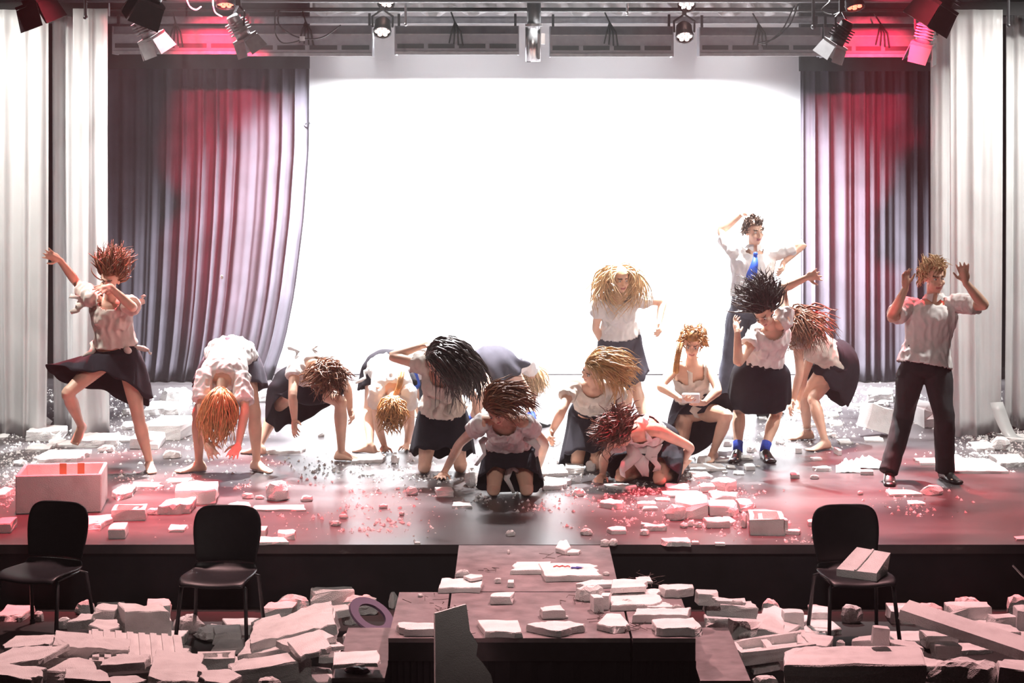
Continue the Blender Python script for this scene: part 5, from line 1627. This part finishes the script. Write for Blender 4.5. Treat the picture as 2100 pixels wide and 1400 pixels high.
# big open box on the left of the stage, brown tape inside its back wall
Yb = gy(1050, 0)
t = thing('foam_box', 'big open white foam box behind the leftmost chair', 'box', ((xe(114, Yb)), Yb + .2, 0), rz=.12)
W, D, Hh, tk = .30, .24, .275, .025
for nm, lo, hi in (('box_wall', (-W, -D, 0), (W, -D + tk, Hh)), ('box_wall', (-W, D - tk, 0), (W, D, Hh)), ('box_wall', (-W, -D + tk, 0), (-W + tk, D - tk, Hh)), ('box_wall', (W - tk, -D + tk, 0), (W, D - tk, Hh)), ('box_floor', (-W + tk, -D + tk, 0), (W - tk, D - tk, tk))):
    b = MB(); lo = Vector(lo); hi = Vector(hi); b.box((lo + hi) / 2, (hi - lo) / 2)
    o = link(nm, b.mesh(nm), M_FOAM, t)
    o.modifiers.new('bevel', 'BEVEL').width = .006
M_TAPE = mat('brown_tape', (0.42, 0.16, 0.06), 0.35)
for xx in (-.02, .11):
    b = MB(); b.box((xx, D - tk - .001, Hh - .06), (.025, .0015, .06)); link('tape', b.mesh('tape'), M_TAPE, t)

S = 'slab'; K = 'chunk'; Bk = 'block'; V = 'sliver'; T = 'tray'; Rb = 'ribbed'
STAGE = [
    (K, 32, 64, 835, 850), (K, 58, 106, 848, 874), (Bk, 56, 136, 872, 906), (S, -10, 21, 888, 902), (S, 116, 148, 858, 869), (S, 108, 172, 902, 917), (S, 56, 112, 908, 927), (S, 70, 181, 922, 950), (K, 200, 238, 911, 928), (V, 150, 252, 886, 918), (S, 226, 276, 893, 909),
    (Bk, 268, 338, 884, 921), (Bk, 300, 402, 852, 902), (K, 326, 402, 790, 834), (S, 296, 378, 818, 852), (K, 250, 272, 836, 851), (K, 334, 371, 921, 941), (S, 232, 274, 992, 1027), (S, 266, 341, 988, 1003), (S, 340, 391, 979, 992),
    (S, 327, 400, 1020, 1055, .55), (Bk, 361, 446, 986, 1035), (K, 539, 594, 980, 1029), (K, 496, 522, 1009, 1023), (K, 522, 543, 1014, 1024), (K, 614, 643, 1014, 1029), (S, 462, 518, 1028, 1047), (V, 514, 630, 1042, 1049), (T, 232, 300, 1033, 1068), (K, 296, 333, 1041, 1056), (S, 161, 228, 1054, 1088), (Bk, 168, 205, 1062, 1080, .6),
    (Bk, 224, 261, 1072, 1105), (S, 343, 383, 1075, 1092), (S, 525, 596, 1100, 1118), (Bk, 568, 608, 1085, 1107), (Bk, 525, 547, 1078, 1102), (K, 675, 701, 1066, 1079), (Bk, -10, 30, 1060, 1093), (S, -8, 22, 996, 1024), (K, 694, 714, 1052, 1064), (K, 776, 797, 1032, 1043), (K, 817, 831, 1048, 1057), (K, 830, 857, 995, 1016), (Bk, 892, 930, 998, 1019), (S, 928, 969, 1027, 1042), (K, 1035, 1057, 1085, 1100), (K, 1188, 1216, 1082, 1098), (V, 1245, 1284, 1078, 1096), (K, 1230, 1250, 1104, 1121), (K, 1246, 1269, 1103, 1120), (S, 1230, 1279, 1022, 1044, .5), (Bk, 850, 862, 1110, 1117),
    (S, 741, 767, 965, 977), (S, 720, 794, 930, 951), (K, 800, 820, 925, 952), (K, 950, 985, 955, 999), (S, 974, 1001, 984, 1004), (S, 534, 628, 913, 931), (S, 1100, 1171, 977, 1006), (S, 1107, 1164, 952, 980), (Bk, 1159, 1198, 950, 973), (K, 1198, 1229, 942, 969), (S, 1238, 1306, 990, 1004), (K, 1174, 1201, 1000, 1018),
    (S, 1410, 1485, 950, 967), (S, 1412, 1462, 966, 984), (K, 1428, 1459, 932, 952), (K, 1530, 1553, 912, 929), (Bk, 1526, 1547, 950, 965), (S, 1503, 1527, 964, 975), (S, 1458, 1509, 978, 1007, .6), (Bk, 1433, 1465, 990, 1009), (S, 1364, 1415, 990, 1009), (S, 1356, 1445, 1005, 1021), (S, 1344, 1375, 1019, 1029), (Bk, 1306, 1345, 1027, 1041), (V, 1317, 1349, 1037, 1047), (K, 1364, 1410, 1030, 1068), (Bk, 1384, 1452, 1012, 1064), (Bk, 1450, 1512, 1024, 1059), (Bk, 1452, 1514, 1006, 1034), (Bk, 1510, 1543, 1022, 1050), (K, 1486, 1517, 1038, 1060),
    (K, 1394, 1412, 1070, 1083), (K, 1410, 1426, 1064, 1080), (K, 1424, 1440, 1068, 1082), (Bk, 1446, 1493, 1060, 1083), (S, 1483, 1507, 1058, 1077), (K, 1518, 1533, 1046, 1083), (S, 1314, 1368, 1072, 1089, .6), (K, 1308, 1334, 1083, 1098), (S, 1356, 1417, 1101, 1121, .5), (V, 1418, 1433, 1108, 1115), (Bk, 1466, 1487, 1111, 1119), (S, 1610, 1643, 1084, 1097, .6), (Bk, 1654, 1678, 1064, 1079), (S, 1676, 1692, 1042, 1051), (Bk, 1621, 1639, 968, 981), (K, 1660, 1680, 973, 983), (S, 1666, 1705, 955, 967, .6), (V, 1662, 1685, 936, 944), (Bk, 1628, 1643, 911, 930), (K, 1660, 1679, 1094, 1105),
    (Bk, 1868, 1922, 818, 878), (Bk, 1774, 1836, 795, 825), (V, 1743, 1815, 828, 837), (S, 1695, 1727, 860, 874), (S, 1718, 1745, 899, 911), (S, 1768, 1812, 894, 907), (Bk, 1714, 1722, 916, 934), (Bk, 1763, 1791, 962, 974), (S, 1876, 1930, 938, 954), (S, 1926, 2049, 936, 971, .16), (S, 1990, 2040, 905, 925), (K, 2028, 2075, 893, 925), (S, 2050, 2112, 888, 906), (S, 2030, 2108, 930, 958), (K, 1972, 2018, 876, 891), (K, 1970, 1989, 844, 859), (S, 1820, 1887, 1003, 1018), (K, 1889, 1939, 992, 1016), (S, 1861, 1895, 1025, 1037), (K, 1756, 1772, 1005, 1015), (S, 2080, 2110, 1098, 1108),
    (S, 560, 598, 800, 816), (K, 520, 552, 800, 826), (S, 590, 640, 842, 856), (K, 1700, 1718, 886, 897), (K, 1590, 1610, 900, 912), (S, 1560, 1590, 884, 898), (K, 1480, 1502, 900, 916), (S, 1120, 1150, 900, 916), (K, 1092, 1112, 930, 948), (K, 1210, 1235, 918, 934), (S, 420, 462, 892, 906), (K, 650, 668, 884, 896), (K, 404, 424, 862, 876), (S, 1462, 1500, 936, 948),
]
for e in STAGE:
    foam(e[0], *e[1:5], fr=e[5] if len(e) > 5 else None)
rsx = random.Random(5)
for (x0, x1, y0, y1, n) in ((10, 420, 815, 905, 16), (0, 120, 905, 960, 6), (1560, 1860, 805, 905, 14), (1930, 2095, 850, 960, 8), (420, 760, 800, 905, 6), (960, 1300, 915, 985, 8), (1330, 1530, 900, 985, 10)):
    for k in range(n):
        x = rsx.uniform(x0, x1); y = rsx.uniform(y0, y1); ww = rsx.choice((10, 14, 18, 26, 34))
        foam(rsx.choice((K, K, S, Bk)), x - ww / 2, x + ww / 2, y - ww * rsx.uniform(.35, .6), y)
# tipped pale box on the right and the box with a moulded hollow near the stage edge
ob = foam(T, 1760, 1826, 840, 897, fr=.9, rz=24, label='tipped pale foam box standing left of the blond man')
ob.rotation_euler.y = .30; ob.location.z += .05
foam(T, 1536, 1606, 1046, 1098, fr=.62, rz=-4, label='hollow moulded foam box near the stage edge, shaded in front')
foam(S, 1600, 1612, 1058, 1096, fr=.8, rz=20)

# catwalk pieces
DECK = [
    (S, 1044, 1134, 1151, 1178, .32), (S, 1140, 1172, 1104, 1138, .3), (S, 1162, 1191, 1125, 1138, .4), (S, 900, 990, 1184, 1216, .36), (K, 933, 966, 1166, 1184), (K, 1013, 1029, 1183, 1196), (Bk, 1041, 1054, 1188, 1204), (Bk, 1004, 1056, 1213, 1239), (Bk, 1106, 1156, 1241, 1269), (S, 810, 934, 1278, 1305, .5), (S, 973, 1074, 1270, 1308, .32), (S, 1079, 1201, 1273, 1307, .4), (S, 1222, 1288, 1257, 1301, .3), (K, 856, 868, 1217, 1224), (K, 1236, 1252, 1172, 1180), (K, 1040, 1046, 1126, 1136), (K, 1150, 1166, 1262, 1268),
    (S, 1180, 1270, 1188, 1208, .4), (K, 1177, 1243, 1197, 1234), (S, 1246, 1362, 1206, 1252, .25), (S, 1293, 1424, 1246, 1277, .5), (Bk, 1212, 1236, 1218, 1256, .8), (Bk, 1232, 1252, 1215, 1250, .8), (S, 1338, 1442, 1266, 1307, .4), (S, 1352, 1424, 1196, 1226, .55), (S, 1325, 1380, 1233, 1252, .4), (S, 1304, 1336, 1181, 1198), (K, 1270, 1300, 1226, 1244), (K, 1376, 1400, 1238, 1254),
]
for e in DECK:
    foam(e[0], *e[1:5], fr=e[5] if len(e) > 5 else None)
foam(S, 1248, 1330, 1186, 1216, z=.045, fr=.35)
foam(S, 950, 990, 1176, 1192, z=.04, fr=.35)
# the marked slab
sl = foam(S, 1104, 1234, 1154, 1193, fr=.3, rz=0, label='flat foam slab marked with red scribble and a dark blue arrow on the catwalk')
me = sl.data
zt = max(v.co.z for v in me.vertices) + .001
b = MB()
ar = [(-.045, -.005), (-.01, -.005), (-.01, -.02), (.035, .01), (-.01, .035), (-.01, .018), (-.04, .022)]
ar = [(x + .05, y + .02) for x, y in ar]
b.loft([[Vector((x, y, zz)) for x, y in ar] for zz in (zt - .0005, zt + .001)])
link('blue_arrow', b.mesh('blue_arrow'), mat('blue_ink', (0.03, 0.03, 0.25), .7), sl)
b = MB()
b.tube([(-.10, .05, zt), (-.08, .075, zt), (-.065, .05, zt), (-.045, .075, zt), (-.03, .05, zt), (-.01, .07, zt), (0, .05, zt)], .004, 5)
link('red_scribble', b.mesh('red_scribble'), mat('red_ink', (0.6, 0.12, 0.1), .7), sl)
# tall slab leaning on the catwalk front
b = MB()
pr = [(-.165, 0), (-.15, .60), (.02, .64), (.035, .50), (.075, .43), (.065, .37), (.10, .33), (.14, .27), (.165, .15), (.17, 0)]
b.loft([[Vector((x, yy, zz)) for x, zz in pr] for yy in (-.03, .03)])
o = link('foam_slab', b.mesh('foam_slab'), M_FOAM, loc=(xe(955, 9.8), 9.84, HALL_Z), parent=None)
o.rotation_euler = (math.radians(-13), 0, math.radians(10))
FOAMS.append((o, S, .33, HALL_Z, 955, 1340, 'tall bitten foam slab leaning against the front of the catwalk end'))

# hall floor heaps: low filling first, then what shows on top
random.seed(77)
H0 = HALL_Z
FILL = []
for i in range(30):
    side = i % 3
    if side == 0: x = rnd(-20, 330)
    elif side == 1: x = rnd(410, 680)
    else: x = rnd(1560, 2100)
    y = rnd(1300, 1392)
    FILL.append((random.choice((S, Bk, K, S)), x, x + rnd(50, 120), y - rnd(24, 40), y))
for e in FILL:
    foam(*e, z=H0)
for (k_, x0, x1, y0, y1) in ((K, 150, 200, 1228, 1262), (Bk, 300, 352, 1226, 1268), (S, 196, 260, 1222, 1252), (K, 352, 420, 1258, 1300), (Bk, 540, 610, 1232, 1268), (K, 560, 640, 1216, 1256), (K, 700, 780, 1216, 1262), (S, 0, 60, 1240, 1276), (K, 1560, 1600, 1226, 1262), (Bk, 1660, 1700, 1240, 1282), (K, 1720, 1770, 1236, 1280), (Bk, 1820, 1870, 1236, 1280), (K, 1950, 2020, 1222, 1262), (K, 2060, 2110, 1216, 1266), (S, 1640, 1720, 1262, 1300)):
    foam(k_, x0, x1, y0, y1, z=H0)
PILE = [
    # left heap
    (Bk, 236, 342, 1236, 1330, H0, .82, 12, (0, 4)), (S, 146, 212, 1256, 1292, H0 + .1, .5, -8, (0, -8)), (Bk, 190, 244, 1238, 1270, H0 + .16, .6, 6, (0, 4)), (S, 184, 246, 1268, 1300, H0 + .14, .3, 0, (0, 8)), (S, 4, 124, 1300, 1336, H0 + .15, .25, -12, (0, -6)), (S, 104, 266, 1302, 1352, H0 + .2, .5, 14, (4, 10)), (Rb, 180, 376, 1300, 1366, H0 + .16, .3, 14, (6, 8)), (S, 206, 308, 1340, 1380, H0 + .22, .4, -10, (0, -3)), (S, 300, 425, 1338, 1408, H0 + .16, .22, 10, (4, 6)), (S, -20, 122, 1322, 1374, H0 + .24, .22, -14, (0, -8)), (Bk, 40, 200, 1348, 1412, H0 + .12, .6, 10, (0, 4)), (S, -20, 90, 1362, 1412, H0 + .25, .5, -8, (0, 6)), (Bk, 350, 391, 1322, 1348, H0, .6, 0, (0, 0)), (S, 130, 230, 1372, 1410, H0 + .28, .4, 6, (0, 4)), (K, 66, 92, 1250, 1276, H0, .8, 0, (0, 0)), (S, 200, 300, 1384, 1416, H0 + .24, .4, -4, (0, 0)), (K, 116, 150, 1262, 1292, H0, .8, 0, (0, 0)), (Bk, 318, 350, 1262, 1320, H0, .8, 20, (0, 0)),
    # middle heap
    (S, 482, 710, 1268, 1352, H0 + .06, .42, 16, (2, -14)), (S, 508, 700, 1252, 1322, H0 + .14, .32, 14, (0, -12)), (Bk, 518, 583, 1264, 1302, H0 + .05, .6, 12, (0, -10)), (Bk, 634, 727, 1204, 1252, H0, .85, 2, (0, 0)), (Bk, 622, 718, 1244, 1272, H0 + .1, .6, 10, (0, -8)), (V, 580, 684, 1296, 1340, H0 + .22, .3, 24, (0, -12)), (V, 596, 682, 1302, 1346, H0 + .25, .25, 28, (0, -12)), (V, 640, 706, 1316, 1336, H0 + .22, .4, 10, (0, -4)), (Bk, 470, 640, 1346, 1412, H0 + .06, .72, 8, (0, -5)), (S, 400, 494, 1370, 1410, H0 + .2, .3, -6, (0, 4)), (T, 404, 482, 1334, 1374, H0, .6, 6, (0, 0)), (K, 528, 582, 1384, 1412, H0 + .22, .6, 0, (0, 0)), (S, 608, 690, 1362, 1408, H0 + .08, .2, 0, (0, 0)), (K, 700, 742, 1252, 1284, H0 + .05, .8, 0, (0, 0)), (K, 400, 470, 1275, 1318, H0, .6, 0, (0, 0)), (Bk, 432, 500, 1280, 1322, H0, .6, 0, (0, 0)), (K, 796, 816, 1210, 1250, H0, .8, 0, (0, 0)), (K, 700, 726, 1296, 1322, H0 + .12, .8, 0, (0, 0)),
    # right heap
    (Bk, 1598, 1904, 1330, 1414, H0 + .14, .62, -1, (0, 0)), (T, 1507, 1666, 1302, 1356, H0 + .12, .5, 6, (0, -6)), (Bk, 1494, 1566, 1268, 1326, H0, .8, 10, (0, 6)), (S, 1556, 1610, 1268, 1312, H0 + .1, .4, -20, (0, 16)), (V, 1540, 1640, 1248, 1304, H0 + .06, .2, -26, (0, 14)), (S, 1632, 1712, 1298, 1334, H0 + .17, .3, -6, (0, 4)), (Bk, 1605, 1647, 1248, 1300, H0, .85, 4, (0, 0)), (K, 1714, 1736, 1310, 1334, H0 + .2, .8, 0, (0, 0)), (Bk, 1742, 1830, 1306, 1332, H0 + .22, .7, 0, (0, 0)), (Bk, 1786, 1820, 1282, 1322, H0 + .3, .85, 0, (0, 6)), (S, 1816, 1890, 1312, 1334, H0 + .2, .4, 0, (0, 6)), (K, 1870, 1937, 1232, 1266, H0, .75, 0, (0, 0)), (Bk, 1936, 2030, 1234, 1282, H0, .8, 0, (0, 0)), (Bk, 2024, 2086, 1258, 1296, H0, .8, 8, (0, 0)), (S, 1993, 2088, 1276, 1314, H0 + .06, .5, -6, (0, 4)), (Bk, 1908, 1968, 1314, 1352, H0 + .12, .75, 0, (0, 0)), (Bk, 1890, 1960, 1290, 1330, H0 + .02, .7, 0, (0, 0)), (K, 1906, 2064, 1342, 1412, H0 + .1, .7, 0, (0, 0)), (S, 1533, 1602, 1356, 1380, H0 + .06, .4, 6, (0, -6)), (K, 1545, 1600, 1382, 1408, H0 + .06, .7, 0, (0, 0)), (Bk, 2080, 2130, 1240, 1300, H0, .8, 0, (0, 0)), (Bk, 2040, 2130, 1350, 1412, H0 + .1, .6, -8, (0, 8)),
    # blocks spilling off the right end of the catwalk
    (Bk, 1440, 1550, 1232, 1266, H0 + .2, .72, -3, (0, 3)), (Bk, 1424, 1476, 1208, 1242, H0 + .28, .7, -4, (0, 2)), (S, 1460, 1530, 1224, 1240, H0 + .36, .4, 0, (0, 3)), (K, 1500, 1524, 1226, 1240, H0 + .37, .6, 0, (0, 0)), (Bk, 1440, 1540, 1262, 1300, H0, .8, 0, (0, 0)),
]
for e in PILE:
    foam(e[0], *e[1:5], z=e[5], fr=e[6], rz=e[7], tilt=e[8])
# the long plank with the printed label
pk = foam(S, 1866, 2150, 1262, 1372, z=H0 + .10, fr=.30, rz=-24, tilt=(0, 9), label='long foam plank with a printed grey barcode label, lower right')
b = MB(); w_ = .40
pl = [Vector((-.42, -.05, 0)), Vector((.42, -.05, 0)), Vector((.42, .05, 0)), Vector((-.42, .05, 0))]
mb = MB(); rings = [[Vector((x, y, z_)) for x, y in ((-.44, -.08), (.44, -.10), (.44, .10), (-.42, .09))] for z_ in (0, .06)]
mb.loft(rings)
pk.data = mb.mesh('foam_slab'); pk.data.materials.append(M_FOAM)
pk.location = PX(2000, 1308, 10.75); pk.rotation_euler = (math.radians(8), math.radians(13), math.radians(-22))
b = MB(); b.box((-.30, -.0815, .03), (.13, .0015, .024)); lb = link('paper_label', b.mesh('paper_label'), mat('label_paper', (0.62, 0.60, 0.58), .6), pk); lb.rotation_euler = (0, 0, -.0227); lb.location = (0, -.0058, 0)
b = MB()
rs = random.Random(2)
for i in range(26):
    if i in (8, 9, 16): continue
    b.box((-.40 + i * .008, -.0835, .033), (.0012 + rs.random() * .0016, .0006, .015))
bo = link('barcode_print', b.mesh('barcode_print'), mat('label_ink', (0.16, 0.15, 0.15), .7), pk); bo.rotation_euler = (0, 0, -.0227); bo.location = (0, -.0058, 0)
# lifted slab on the left step
foam(S, 676, 784, 1334, 1370, z=-.13, fr=.22, rz=-4, tilt=(0, -4), label='foam slab with a torn dark edge lifted on the left step')
foam(K, 700, 760, 1360, 1384, z=-.199, fr=.5, label='crushed dark wrapping under the lifted slab on the left step', m=mat('dark_foil', (0.05, 0.035, 0.06), .3, .4, 30), name='wrapping')
# oval ring standing in the middle heap
Yr = 11.35
c = PX(762, 1262, Yr)
b = MB(); n = 28
d1 = (PX(802, 1284, Yr) - PX(722, 1236, Yr)).normalized(); d2 = Vector((0.35, .8, .55)); d2 = (d2 - d1 * d2.dot(d1)).normalized(); d3 = d1.cross(d2)
rings = [[], [], [], []]
for i in range(n):
    a = 2 * PI * i / n
    for k, (ro, zz) in enumerate(((1.0, -.012), (1.0, .012), (.62, .012), (.62, -.012))):
        rings[k].append(c + d1 * (.15 * ro * math.cos(a)) + d2 * (.105 * ro * math.sin(a)) + d3 * zz)
b.loft(rings + [rings[0]], caps=False)
tag(b.build('oval_ring', mat('purple_plastic', (0.22, 0.17, 0.26), .45), smooth=False), 'dull purple oval plastic ring propped in the middle heap', 'ring')
# grooved piece on the right chair
ch = CH3.location
t = thing('foam_wedge', 'pale foam wedge with a groove lying on the right chair seat', 'foam piece', (ch.x + .06, ch.y - .06, HALL_Z + .412), rz=-.55)
b = MB(); b.loft([[Vector(p) for p in q] for q in (((-.15, -.09, 0), (.11, -.09, 0), (.11, .09, 0), (-.13, .09, 0)), ((-.15, -.09, .045), (.11, -.09, .05), (.13, .10, .14), (-.09, .10, .15)))])
link('body', b.mesh('body'), M_FOAM, t)
b = MB(); b.loft([[Vector(p) for p in q] for q in (((-.035, -.091, .05), (-.02, -.091, .05), (.025, .10, .146), (.01, .10, .146)), ((-.035, -.091, .056), (-.02, -.091, .056), (.025, .10, .152), (.01, .10, .152)))])
link('ridge', b.mesh('ridge'), M_FOAM, t)
# foam held at the waist of the kneeling dancer
hp = PX(1417, 812, BODIES[11][1].arm[0][2].y - .06)
mb = pieces_mesh('block', .15, .08, .07, 5)
o = link('foam_chunk', mb.mesh('foam_chunk'), M_FOAM, loc=hp - Vector((0, 0, .05)))
tag(o, 'broken white foam held in both hands at a kneeling dancer\'s waist', 'foam piece')
# crumpled see-through wrap under red light
rs = random.Random(9)
for (x0, x1, y0, y1, lab) in ((1714, 1765, 948, 970, 'crumpled clear wrap left of the red-lit foam scrap'), (1738, 1812, 940, 962, 'crumpled soft foam sheet glowing red left of the blond man\'s shoe')):
    Y = gy(y1, 0); mb = MB(); nx_, ny_ = 12, 8
    for j in range(ny_ + 1):
        for i in range(nx_ + 1):
            p = GP(x0 + (x1 - x0) * i / nx_, y1 - (y1 - y0) * .7 * j / ny_, 0)
            e = math.sin(PI * i / nx_) * math.sin(PI * (j + .3) / (ny_ + .6))
            mb.v.append((p.x, p.y, .006 + .07 * e * (.4 + .9 * rs.random())))
    for j in range(ny_):
        for i in range(nx_):
            o_ = j * (nx_ + 1) + i; mb.f.append((o_, o_ + 1, o_ + nx_ + 2, o_ + nx_ + 1))
    ob = mb.build('wrap_sheet', M_SHEET if x0 < 1730 else M_FOAM); ob.modifiers.new('t', 'SOLIDIFY').thickness = .004
    tag(ob, lab, 'wrap')
# white rod end at the right picture edge
b = MB(); b.cyl(PX(2077, 1159, 11.3), PX(2118, 1203, 11.2), .006, n=8); b.cyl(PX(2118, 1203, 11.2), Vector((xe(2118, 11.2), 11.2, HALL_Z)), .006, n=8)
tag(b.build('rod', M_SILVER), 'thin bright rod cut by the right edge below the stage', 'rod')
# twigs and fibres on the catwalk end
rs = random.Random(12)
b = MB()
for (cx_, cy_, n_) in ((915, 1245, 9), (1190, 1235, 8), (1330, 1190, 14), (1300, 1290, 10), (860, 1230, 5), (1000, 1165, 4), (1240, 1265, 8), (1140, 1142, 5), (930, 1300, 5)):
    for k in range(n_):
        p = GP(cx_ + rs.gauss(0, 16), cy_ + rs.gauss(0, 6), 0.004)
        q = p + Vector((rs.uniform(-.07, .07), rs.uniform(-.07, .07), rs.uniform(0, .02)))
        q2 = q + Vector((rs.uniform(-.04, .04), rs.uniform(-.04, .04), rs.uniform(-.01, .01)))
        q.z = max(q.z, .004); q2.z = max(q2.z, .004)
        b.tube([p, q, q2], .0018, 4, round_ends=False)
tag(b.build('fibre_litter', mat('fibre', (0.10, 0.075, 0.07), .8)), 'dark twigs and fibres strewn on the catwalk decks', 'litter', kind='stuff')

# ------------------------------------------------------------------ crumbs
rs = random.Random(21)
b = MB()


def crumb(x, y, r):
    p = GP(x, y, 0)
    n0 = len(b.v)
    a = rs.uniform(0, 6.28)
    v = [(math.cos(a + k * 2.094) * r * rs.uniform(.7, 1.3), math.sin(a + k * 2.094) * r * rs.uniform(.7, 1.3)) for k in range(3)]
    for vx, vy in v: b.v.append((p.x + vx, p.y + vy, .0015))
    b.v.append((p.x + rs.uniform(-.3, .3) * r, p.y + rs.uniform(-.3, .3) * r, r * rs.uniform(.7, 1.4)))
    b.f += [(n0, n0 + 1, n0 + 3), (n0 + 1, n0 + 2, n0 + 3), (n0 + 2, n0, n0 + 3), (n0, n0 + 2, n0 + 1)]


FIELDS = [(20, 420, 800, 900, 900), (0, 130, 880, 1040, 650), (230, 520, 880, 1010, 350), (400, 620, 780, 900, 300), (540, 760, 940, 1000, 120), (700, 1000, 930, 1060, 300), (960, 1300, 900, 1050, 450), (1260, 1560, 890, 1080, 700), (1560, 1760, 800, 930, 500), (1700, 2100, 790, 880, 420), (1930, 2100, 880, 960, 800), (1820, 2000, 1000, 1060, 60), (300, 900, 1040, 1110, 120), (1150, 1700, 1060, 1110, 120)]
for (x0, x1, y0, y1, n) in FIELDS:
    cl = [(rs.uniform(x0, x1), rs.uniform(y0, y1), rs.uniform(10, 45)) for _ in range(max(3, n // 25))]
    for k in range(int(n * 1.6)):
        if rs.random() < .65:
            c_ = rs.choice(cl)
            x = c_[0] + rs.gauss(0, c_[2]); y = c_[1] + rs.gauss(0, c_[2] * .22)
        else:
            x = rs.uniform(x0, x1); y = rs.uniform(y0, y1)
        y = min(max(y, 785), 1112)
        crumb(x, y, rs.choice((.004, .005, .006, .007, .009, .012, .017)))
tag(b.build('foam_crumbs', M_FOAM), 'tiny white foam crumbs scattered all over the stage floor', 'crumbs', kind='stuff')

# one crumb in the air, tossed up before the left curtain
b = MB(); b.ball(PX(455, 568, 15.2), (Vector((.012, 0, .004)), Vector((0, .01, 0)), Vector((-.004, 0, .018))), 7, 5)
tag(b.build('flying_crumb', M_FOAM), 'single white foam crumb flying in front of the left grey curtain', 'foam piece')

# ------------------------------------------------------------------ labels of the fragments
MARKS = [('the leaping dancer', 230, 900), ('the folded blond dancer', 465, 940), ('the wide-lunging dancer', 640, 920), ('the braid dancer on her hands', 795, 920), ('the long-haired kneeler', 905, 950), ('the kneeler nearest the catwalk', 1045, 1000), ('the blond kneeler', 1200, 940), ('the front crouching dancer', 1310, 985), ('the strappy-top kneeler', 1430, 925), ('the dancer in black shoes', 1545, 945), ('the stooping curly dancer', 1675, 910), ('the blond man', 1885, 985), ('the big open box', 130, 1010), ('the leftmost chair', 90, 1180), ('the second chair', 450, 1180), ('the right chair', 1752, 1180), ('the left drapes', 110, 880), ('the right drapes', 2020, 880), ('the left grey curtain', 450, 800), ('the hollow moulded box', 1572, 1075), ('the marked slab', 1168, 1175), ('the left step', 735, 1340), ('the right step', 1485, 1340), ('the oval ring', 762, 1262), ('the catwalk end', 1050, 1250), ('the long plank', 1990, 1310), ('the leaning tall slab', 955, 1345)]
NOUN = {'slab': 'slab', 'sliver': 'sliver', 'chunk': 'chunk', 'block': 'block', 'tray': 'tray', 'ribbed': 'ribbed board'}
buckets = {}
for (ob, kind, wd, z, px, py, lab) in FOAMS:
    if lab:
        tag(ob, lab, 'foam piece', kind='thing'); continue
    best = min(MARKS, key=lambda q: (q[1] - px) ** 2 + ((q[2] - py) * 1.6) ** 2)
    dx, dy = px - best[1], (py - best[2]) * 1.6
    if abs(dx) > abs(dy): rel = 'right of' if dx > 0 else 'left of'
    else: rel = 'in front of' if dy > 0 else 'behind'
    size = 'tiny' if wd < .09 else 'small' if wd < .17 else 'broad' if wd < .32 else 'large'
    buckets.setdefault((size, kind, rel, best[0]), []).append((px, ob))
ORD = ['first', 'second', 'third', 'fourth', 'fifth', 'sixth', 'seventh', 'eighth', 'ninth', 'tenth', 'eleventh', 'twelfth']
for (size, kind, rel, mk), L in buckets.items():
    L.sort(key=lambda q: q[0])
    for i, (px, ob) in enumerate(L):
        s_ = f'{size} white foam {NOUN[kind]} {rel} {mk}'
        if len(L) > 1: s_ += f', {ORD[i]} from left'
        tag(ob, s_, 'foam piece', 'broken white foam pieces', 'thing')
for q in FOAMS:
    if 'px' in q[0]: del q[0]['px']
